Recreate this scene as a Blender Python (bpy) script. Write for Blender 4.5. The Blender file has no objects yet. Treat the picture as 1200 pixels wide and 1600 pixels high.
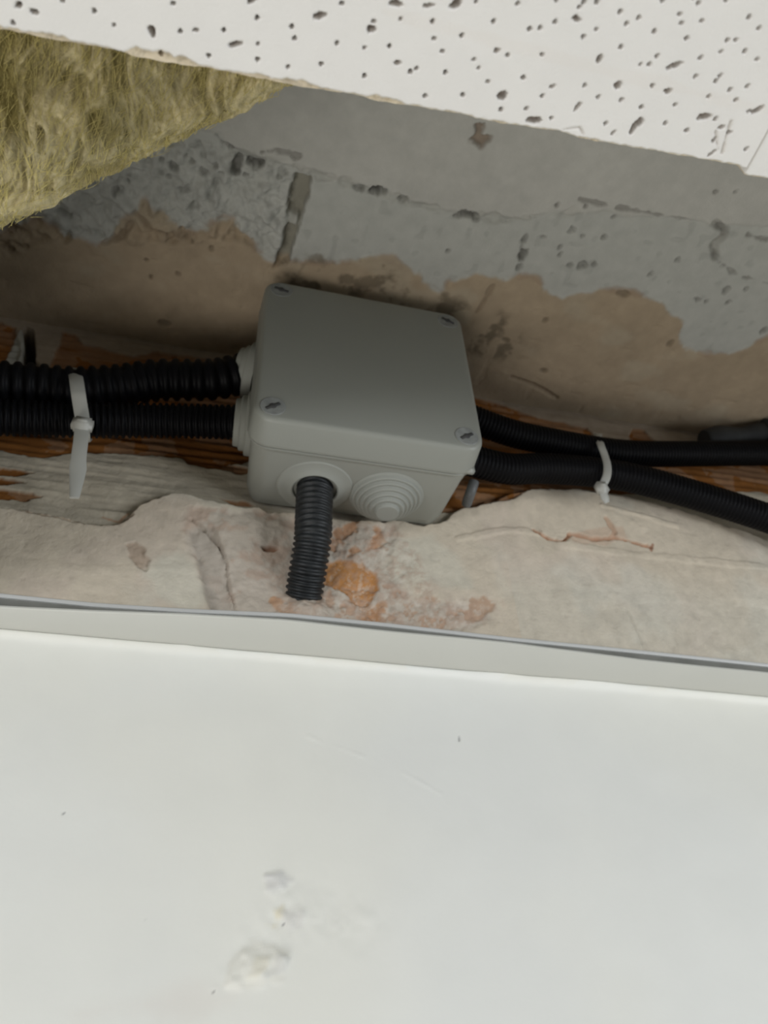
import bpy, bmesh, math
import numpy as np
from mathutils import Vector, Matrix

# ------------------------------------------------------------------ camera
SC = bpy.context.scene
COL = SC.collection
cam_d = bpy.data.cameras.new('camera')
cam = bpy.data.objects.new('camera', cam_d); COL.objects.link(cam)
cam.matrix_world = Matrix(((0.969183, -0.12673, -0.211242, -0.06091), (-0.242282, -0.645398, -0.724403, -0.27225), (-0.044532, 0.75326, -0.656214, -0.16324), (0, 0, 0, 1)))
cam_d.sensor_fit = 'VERTICAL'; cam_d.sensor_height = 36; cam_d.sensor_width = 27
cam_d.lens = 27.537
cam_d.clip_start = 0.01
cam_d.dof.use_dof = True; cam_d.dof.focus_distance = 0.23; cam_d.dof.aperture_fstop = 22
SC.camera = cam

# ------------------------------------------------------------------ light and exposure
w = bpy.data.worlds.new('room_light'); SC.world = w; w.use_nodes = True
w.node_tree.nodes['Background'].inputs[0].default_value = (1.0, 0.985, 0.95, 1)
w.node_tree.nodes['Background'].inputs[1].default_value = 0.12
def area(name, loc, target, size, power, col):
    d = bpy.data.lights.new(name, 'AREA'); d.shape = 'RECTANGLE'; d.size, d.size_y = size
    d.energy = power; d.color = col
    o = bpy.data.objects.new(name, d); COL.objects.link(o); o.location = loc
    o.rotation_euler = (Vector(target) - Vector(loc)).to_track_quat('-Z', 'Y').to_euler()
area('right_fill_light', (1.15, -1.0, -0.48), (0.05, 0, 0), (0.9, 0.45), 15.5, (0.90, 0.95, 1.0))  # unseen lamp added to brighten the painted wall from the right
area('left_fill_light', (-1.1, -1.0, -0.46), (0, 0, -0.05), (0.8, 0.40), 12.0, (0.95, 0.97, 1.0))  # weaker unseen lamp added on the left, no doorway behind it
area('floor_bounce_light', (-0.75, -0.38, -1.9), (0, -0.1, 0), (1.1, 0.9), 17, (1.0, 0.96, 0.90))  # added lamp standing in for floor bounce, set left to darken the left corner
SC.view_settings.view_transform = 'Standard'; SC.view_settings.look = 'None'
SC.view_settings.gamma = 1; SC.view_settings.use_curve_mapping = False
SC.view_settings.exposure = -0.15

# ------------------------------------------------------------------ helpers
def vnoise(X, Y, s, seed):
    """smooth value noise, cell size s (metres), result -1..1"""
    rs = np.random.RandomState(seed); N = 256
    T = rs.rand(N, N) * 2 - 1
    x = X / s + 71.3; y = Y / s + 37.7
    xi = np.floor(x).astype(int); yi = np.floor(y).astype(int)
    fx = x - xi; fy = y - yi
    fx = fx * fx * (3 - 2 * fx); fy = fy * fy * (3 - 2 * fy)
    a = T[xi % N, yi % N]; b = T[(xi + 1) % N, yi % N]
    c = T[xi % N, (yi + 1) % N]; d = T[(xi + 1) % N, (yi + 1) % N]
    return (a * (1 - fx) + b * fx) * (1 - fy) + (c * (1 - fx) + d * fx) * fy
def fbm(X, Y, s, seed, octv=4, gain=0.5):
    r = 0; a = 1; t = 0
    for k in range(octv):
        r = r + a * vnoise(X, Y, s / 2 ** k, seed + 13 * k); t += a; a *= gain
    return r / t
def sstep(a, b, x):
    t = np.clip((x - a) / (b - a), 0, 1)
    return t * t * (3 - 2 * t)
def segdist(X, Y, pts, closed=False):
    """distance to a polyline and signed-inside flag for polygons"""
    n = len(pts); D = np.full(X.shape, 1e9); inside = np.zeros(X.shape, bool)
    for i in range(n if closed else n - 1):
        ax, ay = pts[i]; bx, by = pts[(i + 1) % n]
        dx, dy = bx - ax, by - ay; L = dx * dx + dy * dy + 1e-18
        t = np.clip(((X - ax) * dx + (Y - ay) * dy) / L, 0, 1)
        D = np.minimum(D, (X - ax - t * dx) ** 2 + (Y - ay - t * dy) ** 2)
        if closed:
            c = (ay > Y) != (by > Y)
            xx = dx * (Y - ay) / (dy if abs(dy) > 1e-12 else 1e-12) + ax
            inside ^= c & (X < xx)
    D = np.sqrt(D)
    return np.where(inside, -D, D) if closed else D
def poly(X, Y, pts, rough=0.002, soft=0.0006, cell=0.008, seed=1):
    d = segdist(X, Y, pts, True) + rough * fbm(X, Y, cell, seed, 4, 0.6)
    return 1 - sstep(-soft, soft, d)
def line(X, Y, pts, wid, rough=0.0008, cell=0.004, seed=2):
    d = segdist(X, Y, pts) + rough * fbm(X, Y, cell, seed, 3, 0.6)
    return 1 - sstep(wid * 0.4, wid, d)
def mix(C, m, col):
    m = m[..., None]
    return C * (1 - m) + np.array(col) * m
def axis(a, b, lo, hi, fine, coarse):
    """coordinates a..b, dense between lo and hi"""
    l = list(np.arange(lo, hi, fine)) + [hi]
    left = []; x = lo; st = fine
    while x > a + 1e-9:
        st = min(st * 1.6, coarse); x = max(a, x - st); left.append(x)
    right = []; x = hi; st = fine
    while x < b - 1e-9:
        st = min(st * 1.6, coarse); x = min(b, x + st); right.append(x)
    return np.array(left[::-1] + l + right)
def link(name, me, mat=None, parent=None, smooth=True):
    o = bpy.data.objects.new(name, me); COL.objects.link(o)
    if mat: me.materials.append(mat)
    if parent: o.parent = parent
    if smooth: me.polygons.foreach_set('use_smooth', [True] * len(me.polygons))
    return o
def grid_mesh(name, P, C=None, mat=None, parent=None, thick=None, flip=False):
    """P: (n,m,3) surface points; thick: vector that turns the sheet into a closed slab"""
    n, m, _ = P.shape
    V = P.reshape(-1, 3)
    I = np.arange(n * m).reshape(n, m)
    q = np.stack([I[:-1, :-1], I[1:, :-1], I[1:, 1:], I[:-1, 1:]], -1).reshape(-1, 4)
    if flip: q = q[:, ::-1]
    faces = [q]; extra = None
    if thick is not None:
        rim = np.concatenate([I[:, 0], I[-1, 1:], I[-2::-1, -1], I[0, -2:0:-1]])
        k = len(rim); B = V[rim] + np.array(thick)
        # flatten the back
        V = np.vstack([V, B]); j = np.arange(n * m, n * m + k)
        s = np.stack([rim, np.roll(rim, -1), np.roll(j, -1), j], -1)
        if not flip: s = s[:, ::-1]
        faces.append(s); extra = list(j if not flip else j[::-1])
    F = np.vstack(faces)
    me = bpy.data.meshes.new(name)
    nl = F.size + (len(extra) if extra else 0); nf = len(F) + (1 if extra else 0)
    me.vertices.add(len(V)); me.vertices.foreach_set('co', V.astype(np.float32).ravel())
    me.loops.add(nl); lv = F.ravel()
    if extra: lv = np.concatenate([lv, np.array(extra)])
    me.loops.foreach_set('vertex_index', lv.astype(np.int32))
    me.polygons.add(nf)
    ls = np.arange(len(F)) * 4
    if extra: ls = np.append(ls, F.size)
    me.polygons.foreach_set('loop_start', ls.astype(np.int32))
    me.update(calc_edges=True); me.validate()
    if C is not None:
        a = me.color_attributes.new('tint', 'FLOAT_COLOR', 'POINT')
        cc = np.ones((len(V), 4), np.float32); cc[:n * m, :3] = C.reshape(-1, 3)
        if thick is not None: cc[n * m:, :3] = C.reshape(-1, 3)[rim]
        a.data.foreach_set('color', cc.ravel())
    return link(name, me, mat, parent)
def mesh_from(name, verts, faces, mat=None, parent=None, smooth=True):
    me = bpy.data.meshes.new(name); me.from_pydata([tuple(v) for v in verts], [], faces)
    me.validate(); me.update()
    return link(name, me, mat, parent, smooth)
def autosmooth(o, ang=35):
    me = o.data; bm = bmesh.new(); bm.from_mesh(me)
    bmesh.ops.recalc_face_normals(bm, faces=bm.faces)
    for e in bm.edges:
        if len(e.link_faces) == 2 and e.calc_face_angle(0) > math.radians(ang): e.smooth = False
    bm.to_mesh(me); bm.free(); return o
def tag(o, label=None, cat=None, group=None, kind=None):
    if label: o['label'] = label
    if cat: o['category'] = cat
    if group: o['group'] = group
    if kind: o['kind'] = kind
    return o
def empty(name, loc):
    o = bpy.data.objects.new(name, None); COL.objects.link(o); o.location = loc
    o.empty_display_size = 0.01; return o

# ------------------------------------------------------------------ materials
def material(name, col=(0.5, 0.5, 0.5), rough=0.6, attr=False, vary=0.0, vscale=60, bump=0.0, bscale=400,
             metal=0.0, spec=0.4, trans=0.0, sss=0.0, aniso=None):
    m = bpy.data.materials.new(name); m.use_nodes = True
    N = m.node_tree.nodes; L = m.node_tree.links; b = N['Principled BSDF']
    b.inputs['Roughness'].default_value = rough; b.inputs['Metallic'].default_value = metal
    b.inputs['Specular IOR Level'].default_value = spec
    if trans: b.inputs['Transmission Weight'].default_value = trans
    if sss:
        b.inputs['Subsurface Weight'].default_value = sss; b.inputs['Subsurface Scale'].default_value = 0.003
    tc = N.new('ShaderNodeTexCoord')
    mp = N.new('ShaderNodeMapping'); L.new(tc.outputs['Object'], mp.inputs[0])
    if aniso: mp.inputs['Scale'].default_value = aniso
    if attr:
        a = N.new('ShaderNodeVertexColor'); a.layer_name = 'tint'; src = a.outputs[0]
    else:
        r = N.new('ShaderNodeRGB'); r.outputs[0].default_value = (*col, 1); src = r.outputs[0]
    if vary:
        n = N.new('ShaderNodeTexNoise'); n.inputs['Scale'].default_value = vscale; n.inputs['Detail'].default_value = 6
        L.new(mp.outputs[0], n.inputs['Vector'])
        mr = N.new('ShaderNodeMapRange'); mr.inputs[1].default_value = 0.25; mr.inputs[2].default_value = 0.75
        mr.inputs[3].default_value = 1 - vary; mr.inputs[4].default_value = 1 + vary
        L.new(n.outputs[0], mr.inputs[0])
        mm = N.new('ShaderNodeVectorMath'); mm.operation = 'SCALE'
        L.new(src, mm.inputs[0]); L.new(mr.outputs[0], mm.inputs['Scale']); src = mm.outputs[0]
    L.new(src, b.inputs['Base Color'])
    if bump:
        n2 = N.new('ShaderNodeTexNoise'); n2.inputs['Scale'].default_value = bscale; n2.inputs['Detail'].default_value = 5
        L.new(mp.outputs[0], n2.inputs['Vector'])
        bp = N.new('ShaderNodeBump'); bp.inputs['Strength'].default_value = bump; bp.inputs['Distance'].default_value = 0.0006
        L.new(n2.outputs[0], bp.inputs['Height']); L.new(bp.outputs[0], b.inputs['Normal'])
    return m
M = dict(
    masonry=material('bare_masonry', attr=True, rough=0.9, vary=0.10, vscale=180, bump=0.5, bscale=700, spec=0.15),
    concrete=material('cast_concrete', attr=True, rough=0.92, vary=0.07, vscale=150, bump=0.4, bscale=900, spec=0.15),
    paint=material('white_wall_paint', attr=True, rough=0.55, vary=0.015, vscale=40, bump=0.10, bscale=350, spec=0.3),
    tile=material('mineral_fibre_tile', attr=True, rough=0.85, vary=0.02, vscale=90, bump=0.15, bscale=1500, spec=0.15),
    wool=material('rock_wool', attr=True, rough=0.95, vary=0.25, vscale=500, bump=0.8, bscale=1800, spec=0.1),
    fibre=material('rock_wool_fibre', (0.50, 0.43, 0.17), rough=0.7, vary=0.35, vscale=120, spec=0.2),
    grey_plastic=material('light_grey_plastic', (0.285, 0.293, 0.262), rough=0.42, vary=0.02, vscale=25, bump=0.03, bscale=1500, spec=0.4),
    grey_rubber=material('grey_rubber', (0.295, 0.303, 0.272), rough=0.6, spec=0.3),
    screw_head=material('grey_screw_head', (0.25, 0.26, 0.25), rough=0.5, vary=0.25, vscale=300, spec=0.4),
    screw=material('dark_grey_screw', (0.13, 0.135, 0.135), rough=0.45, vary=0.1, vscale=400, spec=0.4),
    recess=material('screw_slot_dark', (0.06, 0.06, 0.06), rough=0.8),
    conduit=material('black_corrugated_plastic', (0.004, 0.004, 0.005), rough=0.5, spec=0.12),
    dusty=material('dusty_black_corrugated_plastic', (0.016, 0.018, 0.019), rough=0.5, vary=0.6, vscale=350, spec=0.4),
    tie=material('natural_nylon', (0.42, 0.42, 0.385), rough=0.4, spec=0.4),
    zinc=material('galvanised_steel', (0.20, 0.20, 0.18), rough=0.7, metal=0.0, vary=0.2, vscale=60),
    enamel=material('white_enamelled_steel', (0.50, 0.50, 0.455), rough=0.45, vary=0.02, vscale=30, bump=0.05, bscale=200),
    rim=material('grey_white_rim', (0.58, 0.58, 0.56), rough=0.45),
    sleeve=material('dark_grey_sleeve', (0.025, 0.026, 0.026), rough=0.7, vary=0.3, vscale=120),
)

# ------------------------------------------------------------------ structure: bare masonry wall above the ceiling line
SLAB_Z = 0.190
def build_masonry():
    xs = axis(-0.9, 1.0, -0.185, 0.300, 0.0006, 0.04)
    zs = axis(-0.004, SLAB_Z + 0.03, 0.004, 0.192, 0.0006, 0.02)
    X, Z = np.meshgrid(xs, zs, indexing='ij')
    H = np.zeros_like(X)            # metres out of the wall, towards the room
    n_big = fbm(X, Z, 0.05, 5); n_mid = fbm(X, Z, 0.012, 6); n_fine = fbm(X, Z, 0.003, 7)
    C = np.zeros(X.shape + (3,)) + np.array((0.60, 0.525, 0.415))
    C = C * (1 + 0.05 * n_big + 0.05 * n_mid)[..., None]
    C = mix(C, 0.5 * sstep(0.0, 0.4, fbm(X, Z, 0.03, 8, 4, 0.6)), (0.60, 0.51, 0.42))
    C = mix(C, 0.5 * sstep(0.0, 0.4, fbm(X, Z, 0.04, 9, 4, 0.6)), (0.62, 0.59, 0.50))
    # rough plaster between trim and brick, proud of the brick
    up = poly(X, Z, [(-0.20681, 0.05385), (-0.14788, 0.06249), (-0.13257, 0.06154), (-0.11951, 0.06017), (-0.10516, 0.05968), (-0.09654, 0.0633), (-0.09378, 0.07122), (-0.07992, 0.08062), (-0.06275, 0.07937), (-0.04806, 0.07606), (-0.0126, 0.07815), (0.04745, 0.08329), (0.06579, 0.09777), (0.0881, 0.10744), (0.10758, 0.11551), (0.13476, 0.12045), (0.16541, 0.11978), (0.20341, 0.11449), (0.23235, 0.1052), (0.31534, 0.0856), (0.55502, 0.50632), (-0.28596, 0.26618)], 0.003, 0.0010, 0.010, 11)
    H += 0.0012 * n_big + 0.0005 * n_mid + 0.00012 * n_fine
    H += -0.0035 * up
    smear = np.array((0.42, 0.375, 0.295))
    C = mix(C, up, smear)
    streak = fbm(X * 0.12 + Z * 0.02, Z, 0.0035, 21, 3)
    H += up * 0.0009 * streak
    C = C * (1 + 0.10 * up * streak)[..., None]
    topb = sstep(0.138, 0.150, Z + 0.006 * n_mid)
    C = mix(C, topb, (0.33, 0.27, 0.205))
    # terracotta hollow brick with combed horizontal ridges
    comb = np.sin((Z - 0.02 * X) * 2 * np.pi / 0.0052)
    brick = np.maximum.reduce([
        poly(X, Z, [(-0.25678, 0.18791), (-0.18014, 0.18736), (-0.17257, 0.18409), (-0.16596, 0.1671), (-0.16344, 0.14499), (-0.14813, 0.14166), (-0.14974, 0.16906), (-0.14982, 0.18818), (-0.14329, 0.18732), (-0.13851, 0.17928), (-0.12678, 0.17936), (-0.11193, 0.17699), (-0.10318, 0.18387), (-0.08333, 0.18499), (-0.04909, 0.18543), (-0.0342, 0.1653), (-0.03554, 0.1207), (-0.05038, 0.10781), (-0.07448, 0.10727), (-0.10347, 0.10558), (-0.12553, 0.10265), (-0.1402, 0.09462), (-0.15405, 0.09664), (-0.22433, 0.10085)], 0.0016, 0.0006, 0.008, 31),
        poly(X, Z, [(0.06227, 0.19518), (0.07932, 0.189), (0.09908, 0.18749), (0.12011, 0.1805), (0.15069, 0.179), (0.15717, 0.16656), (0.16281, 0.16125), (0.17415, 0.16471), (0.18279, 0.18621), (0.19073, 0.1851), (0.1967, 0.17614), (0.21585, 0.17458), (0.22759, 0.17031), (0.286, 0.17944), (0.31258, 0.138), (0.25757, 0.14539), (0.19421, 0.13525), (0.16761, 0.1274), (0.12799, 0.12397), (0.10397, 0.11578), (0.08735, 0.10284), (0.06552, 0.09557), (0.04836, 0.09262), (0.03802, 0.1313)], 0.0014, 0.0006, 0.008, 32),
        poly(X, Z, [(-0.16882, 0.08401), (-0.14894, 0.08681), (-0.14078, 0.08567), (-0.14782, 0.08233), (-0.16778, 0.08035)], 0.0009, 0.0004, 0.004, 33),
        poly(X, Z, [(-0.16716, 0.07817), (-0.14736, 0.08048), (-0.14236, 0.07912), (-0.14899, 0.07672), (-0.16613, 0.07459)], 0.0009, 0.0004, 0.004, 34),
        poly(X, Z, [(-0.16552, 0.07246), (-0.14573, 0.07392), (-0.13402, 0.07232), (-0.13944, 0.0691), (-0.16432, 0.06825)], 0.0010, 0.0004, 0.004, 35),
        poly(X, Z, [(-0.07903, 0.10807), (-0.05958, 0.10857), (-0.04404, 0.10473), (-0.04839, 0.1013), (-0.074, 0.10307)], 0.0012, 0.0004, 0.005, 36),
        poly(X, Z, [(-0.05883, 0.08364), (-0.04713, 0.08334), (-0.04256, 0.08095), (-0.05125, 0.07982)], 0.0010, 0.0004, 0.005, 37)])
    band = sstep(0.25, 0.75, fbm(X * 0.15, Z, 0.006, 41, 3) + 0.25)
    smearband = brick * (1 - band) * 0.22
    bcol = np.zeros(C.shape) + np.array((0.22, 0.088, 0.022))
    bcol *= (1 + 0.22 * fbm(X * 0.2, Z, 0.004, 42, 3) + 0.10 * n_fine)[..., None]
    C = C * (1 - brick[..., None]) + bcol * brick[..., None]
    C = mix(C, smearband * (n_mid > -0.1), (0.45, 0.36, 0.27))
    H += brick * (-0.0014 + 0.00035 * comb)
    # lip of the wall where plaster was smeared around the slab corner
    m = sstep(SLAB_Z - 0.012, SLAB_Z, Z + 0.004 * n_mid)
    # open brick joint at far left, with pale mortar left of it
    mort = poly(X, Z, [(-0.17085, 0.16052), (-0.17022, 0.18203), (-0.16703, 0.1841), (-0.15581, 0.13495), (-0.16542, 0.13255)], 0.001, 0.0006, 0.006, 43)
    C = mix(C, mort, (0.40, 0.39, 0.34)); H += 0.0008 * mort
    slot = poly(X, Z, [(-0.16894, 0.18688), (-0.16439, 0.18602), (-0.15774, 0.16159), (-0.15454, 0.15683), (-0.15148, 0.13603), (-0.15742, 0.13455), (-0.16337, 0.16261)], 0.0009, 0.0006, 0.005, 44)
    H += -0.030 * slot; C = mix(C, slot, (0.10, 0.09, 0.08))
    # edge where the thick plaster ends (brown crumbly line)
    e1 = line(X, Z, [(-0.16698, 0.06055), (-0.1477, 0.0618), (-0.13241, 0.06085), (-0.11936, 0.05947), (-0.1063, 0.05877), (-0.09889, 0.06145), (-0.09559, 0.06567)], 0.0011, 0.0012, 0.005, 45)
    C = mix(C, 0.55 * e1 * (n_mid > -0.35), (0.36, 0.25, 0.17)); H -= 0.0012 * e1
    e2 = line(X, Z, [(-0.10746, 0.06512), (-0.10054, 0.06336), (-0.09737, 0.06834)], 0.0006, 0.0006, 0.004, 46)
    C = mix(C, 0.6 * e2, (0.42, 0.22, 0.12))
    # chips in the plaster at the left
    chip = poly(X, Z, [(-0.09477, 0.04931), (-0.09144, 0.05123), (-0.08724, 0.04769), (-0.08481, 0.0419), (-0.08504, 0.03652), (-0.08904, 0.03927), (-0.09317, 0.0427)], 0.0014, 0.0005, 0.004, 47)
    C = mix(C, chip, (0.44, 0.35, 0.27)); H += chip * (-0.0010 + 0.0006 * n_fine)
    # rough broken plaster left of the drop conduit
    rg = poly(X, Z, [(-0.07048, 0.07221), (-0.05675, 0.07651), (-0.03047, 0.07515), (-0.00653, 0.07521), (0.02455, 0.07832), (0.02046, 0.06022), (0.028, 0.03608), (0.06426, 0.03715), (0.06649, 0.03118), (0.04416, 0.01959), (0.00436, 0.01833), (-0.02014, 0.01868), (-0.04397, 0.01995), (-0.05673, 0.01841), (-0.0613, 0.03285), (-0.06763, 0.04717), (-0.07191, 0.06076)], 0.004, 0.0020, 0.012, 48)
    H += rg * (-0.0012 + 0.0016 * fbm(X, Z, 0.010, 49, 4, 0.6))
    C = mix(C, rg * 0.75, (0.50, 0.44, 0.37))
    pk = rg * sstep(0.0, 0.35, fbm(X, Z, 0.009, 50, 4, 0.65))
    C = mix(C, 0.7 * pk, (0.47, 0.35, 0.27))
    cream = poly(X, Z, [(-0.08848, 0.03735), (-0.07328, 0.04981), (-0.06426, 0.04079), (-0.05945, 0.025), (-0.06439, 0.01873), (-0.07993, 0.0224)], 0.004, 0.003, 0.012, 51)
    C = mix(C, 0.6 * cream, (0.60, 0.58, 0.48))
    sh = poly(X, Z, [(-0.06955, 0.06409), (-0.05989, 0.06455), (-0.05464, 0.05263), (-0.05131, 0.03922), (-0.04724, 0.02176), (-0.05679, 0.01903), (-0.06027, 0.03299), (-0.06631, 0.04736)], 0.002, 0.0010, 0.008, 52)
    C = mix(C, 0.7 * sh, (0.44, 0.39, 0.33)); H -= 0.0016 * sh
    for k, pts in enumerate([[(-0.05625, 0.05525), (-0.05241, 0.04592), (-0.05036, 0.03432), (-0.04672, 0.02182)], [(-0.06985, 0.06664), (-0.06455, 0.06379), (-0.05625, 0.05525)]]):
        c = line(X, Z, pts, 0.0008, 0.0008, 0.004, 60 + k); H -= 0.0014 * c; C = mix(C, 0.4 * c, (0.30, 0.25, 0.20))
    sl = poly(X, Z, [(-0.03824, 0.05693), (-0.03404, 0.05794), (-0.03029, 0.05704), (-0.03247, 0.0549), (-0.03698, 0.05458)], 0.0006, 0.0003, 0.003, 62)
    C = mix(C, 0.85 * sl, (0.22, 0.11, 0.06)); H -= 0.002 * sl
    # exposed terracotta by the drop conduit
    o1 = poly(X, Z, [(-0.01004, 0.05134), (-0.00216, 0.05466), (0.00821, 0.05545), (0.01457, 0.05016), (0.01476, 0.0406), (0.00981, 0.03209), (0.00357, 0.03298), (-0.00091, 0.0375), (-0.00886, 0.04092)], 0.0022, 0.0005, 0.007, 63)
    C = mix(C, o1, (0.50, 0.24, 0.085)); H -= 0.0012 * o1
    o2 = poly(X, Z, [(-0.00804, 0.07301), (0.00577, 0.07804), (0.01814, 0.07608), (0.02138, 0.06605), (0.01423, 0.05632), (0.00081, 0.05657), (-0.00803, 0.05969)], 0.004, 0.0006, 0.007, 64) * sstep(-0.15, 0.1, fbm(X, Z, 0.006, 65))
    C = mix(C, 0.85 * o2, (0.47, 0.25, 0.13)); H -= 0.0006 * o2
    o3 = poly(X, Z, [(-0.00942, 0.03981), (0.01664, 0.04331), (0.03111, 0.03821), (0.06793, 0.04114), (0.06993, 0.03366), (0.04433, 0.02125), (-0.00115, 0.01866), (-0.01488, 0.02735)], 0.005, 0.001, 0.009, 66) * sstep(-0.05, 0.22, fbm(X, Z, 0.006, 67, 4, 0.7))
    C = mix(C, 0.8 * o3, (0.46, 0.30, 0.20)); H -= 0.0005 * o3
    o4 = poly(X, Z, [(-0.03266, 0.03003), (-0.02586, 0.02925), (-0.02024, 0.0228), (-0.02413, 0.01821), (-0.03102, 0.02374)], 0.003, 0.0008, 0.006, 68) * sstep(-0.1, 0.15, fbm(X, Z, 0.004, 69))
    C = mix(C, 0.85 * o4, (0.48, 0.25, 0.12))
    o5 = poly(X, Z, [(0.01176, 0.03065), (0.01925, 0.03669), (0.0152, 0.02444), (0.00853, 0.01881), (0.00447, 0.02317)], 0.003, 0.0008, 0.006, 70)
    C = mix(C, 0.75 * o5, (0.47, 0.24, 0.11))
    gr = poly(X, Z, [(0.01784, 0.06936), (0.04346, 0.07535), (0.05482, 0.06147), (0.0594, 0.04722), (0.03164, 0.04532), (0.0168, 0.04688)], 0.004, 0.003, 0.010, 71)
    C = mix(C, 0.5 * gr, (0.56, 0.54, 0.45))
    col = np.exp(-((X + 0.0185) / 0.011) ** 2 - ((Z - 0.0235) / 0.0085) ** 2)
    H += 0.0052 * col + 0.0006 * col * fbm(X, Z, 0.004, 76, 3); C = mix(C, 0.8 * col, (0.52, 0.43, 0.35))
    pkz = poly(X, Z, [(-0.01253, 0.07034), (0.02443, 0.0763), (0.03603, 0.06252), (0.04304, 0.03799), (0.07215, 0.03813), (0.06614, 0.02875), (0.04416, 0.01959), (-0.01203, 0.01647), (-0.02829, 0.02247), (-0.03171, 0.03852)], 0.005, 0.004, 0.010, 77)
    gr_ = fbm(X, Z, 0.0028, 78, 4, 0.65)
    C = mix(C, 0.45 * pkz * sstep(-0.1, 0.3, gr_), (0.44, 0.31, 0.235)); C = mix(C, 0.4 * pkz * sstep(0.15, 0.4, -gr_), (0.64, 0.58, 0.50))
    H += 0.0005 * pkz * gr_
    # thick plaster mound right of the box, with an orange gash
    H += 0.0060 * np.exp(-(((X - 0.085) / 0.075) ** 2 + ((Z - 0.108) / 0.013) ** 2))
    H += 0.0030 * np.exp(-(((X + 0.045) / 0.030) ** 2 + ((Z - 0.070) / 0.014) ** 2))
    gash = line(X, Z, [(0.0978, 0.08645), (0.10649, 0.0828), (0.11336, 0.0822), (0.11815, 0.08801), (0.13033, 0.08652), (0.14379, 0.08948), (0.15097, 0.08888), (0.16375, 0.08569)], 0.0013, 0.0016, 0.005, 72)
    g2 = line(X, Z, [(0.14033, 0.1003), (0.14474, 0.09309), (0.14088, 0.08817)], 0.0016, 0.0015, 0.005, 73)
    g3 = poly(X, Z, [(0.11796, 0.08713), (0.12808, 0.09216), (0.1496, 0.09738), (0.15123, 0.08978), (0.13672, 0.08328), (0.11863, 0.08218)], 0.002, 0.001, 0.006, 74)
    g = np.maximum(gash, 0.6 * g2); C = mix(C, 0.85 * g, (0.44, 0.22, 0.12)); H -= 0.0018 * g
    C = mix(C, 0.45 * g3, (0.50, 0.34, 0.24))
    g4 = line(X, Z, [(0.16508, 0.08761), (0.16321, 0.08391)], 0.0012, 0.0004, 0.004, 75); C = mix(C, 0.8 * g4, (0.30, 0.14, 0.08))
    # soft trowel ridges and scratches
    for k, (pts, wd, hh) in enumerate([([(0.11109, 0.07978), (0.15397, 0.08), (0.19166, 0.08131), (0.23103, 0.08267)], 0.0016, 0.0005),
                                       ([(0.05642, 0.07539), (0.08098, 0.08459), (0.10177, 0.08541)], 0.0014, 0.0008),
                                       ([(-0.1403, 0.03318), (-0.10415, 0.03351), (-0.07203, 0.03969)], 0.0014, 0.0002),
                                       ([(0.09423, 0.0463), (0.14585, 0.05177), (0.22064, 0.0581)], 0.0018, 0.00015),
                                       ([(0.13935, 0.10825), (0.16507, 0.1053), (0.18362, 0.1029)], 0.0010, 0.0008)]):
        H += hh * line(X, Z, pts, wd * 2, 0.0015, 0.008, 80 + k)
    sc = line(X, Z, [(0.13794, 0.04442), (0.13931, 0.03371), (0.14126, 0.02105)], 0.0006, 0.0003, 0.004, 90)
    H -= 0.0006 * sc; C = mix(C, 0.3 * sc, (0.38, 0.35, 0.29))
    lo = 1 - sstep(0.045, 0.075, Z + 0.006 * n_big)
    C = mix(C, 0.35 * lo * (X > 0.08), (0.57, 0.55, 0.47))
    pits = sstep(0.62, 0.75, vnoise(X, Z, 0.0035, 91)) * (1 - brick)
    H -= 0.00015 * pits; C = C * (1 - 0.05 * pits)[..., None]
    # smeared plaster rolled over the corner
    H = np.where(Z < 0.02, H * sstep(-0.01, 0.02, Z), H)
    H = np.clip(H, -0.04, 0.0055)
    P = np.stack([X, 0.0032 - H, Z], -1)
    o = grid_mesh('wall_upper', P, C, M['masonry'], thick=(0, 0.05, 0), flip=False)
    tag(o, kind='structure')
build_masonry()

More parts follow.
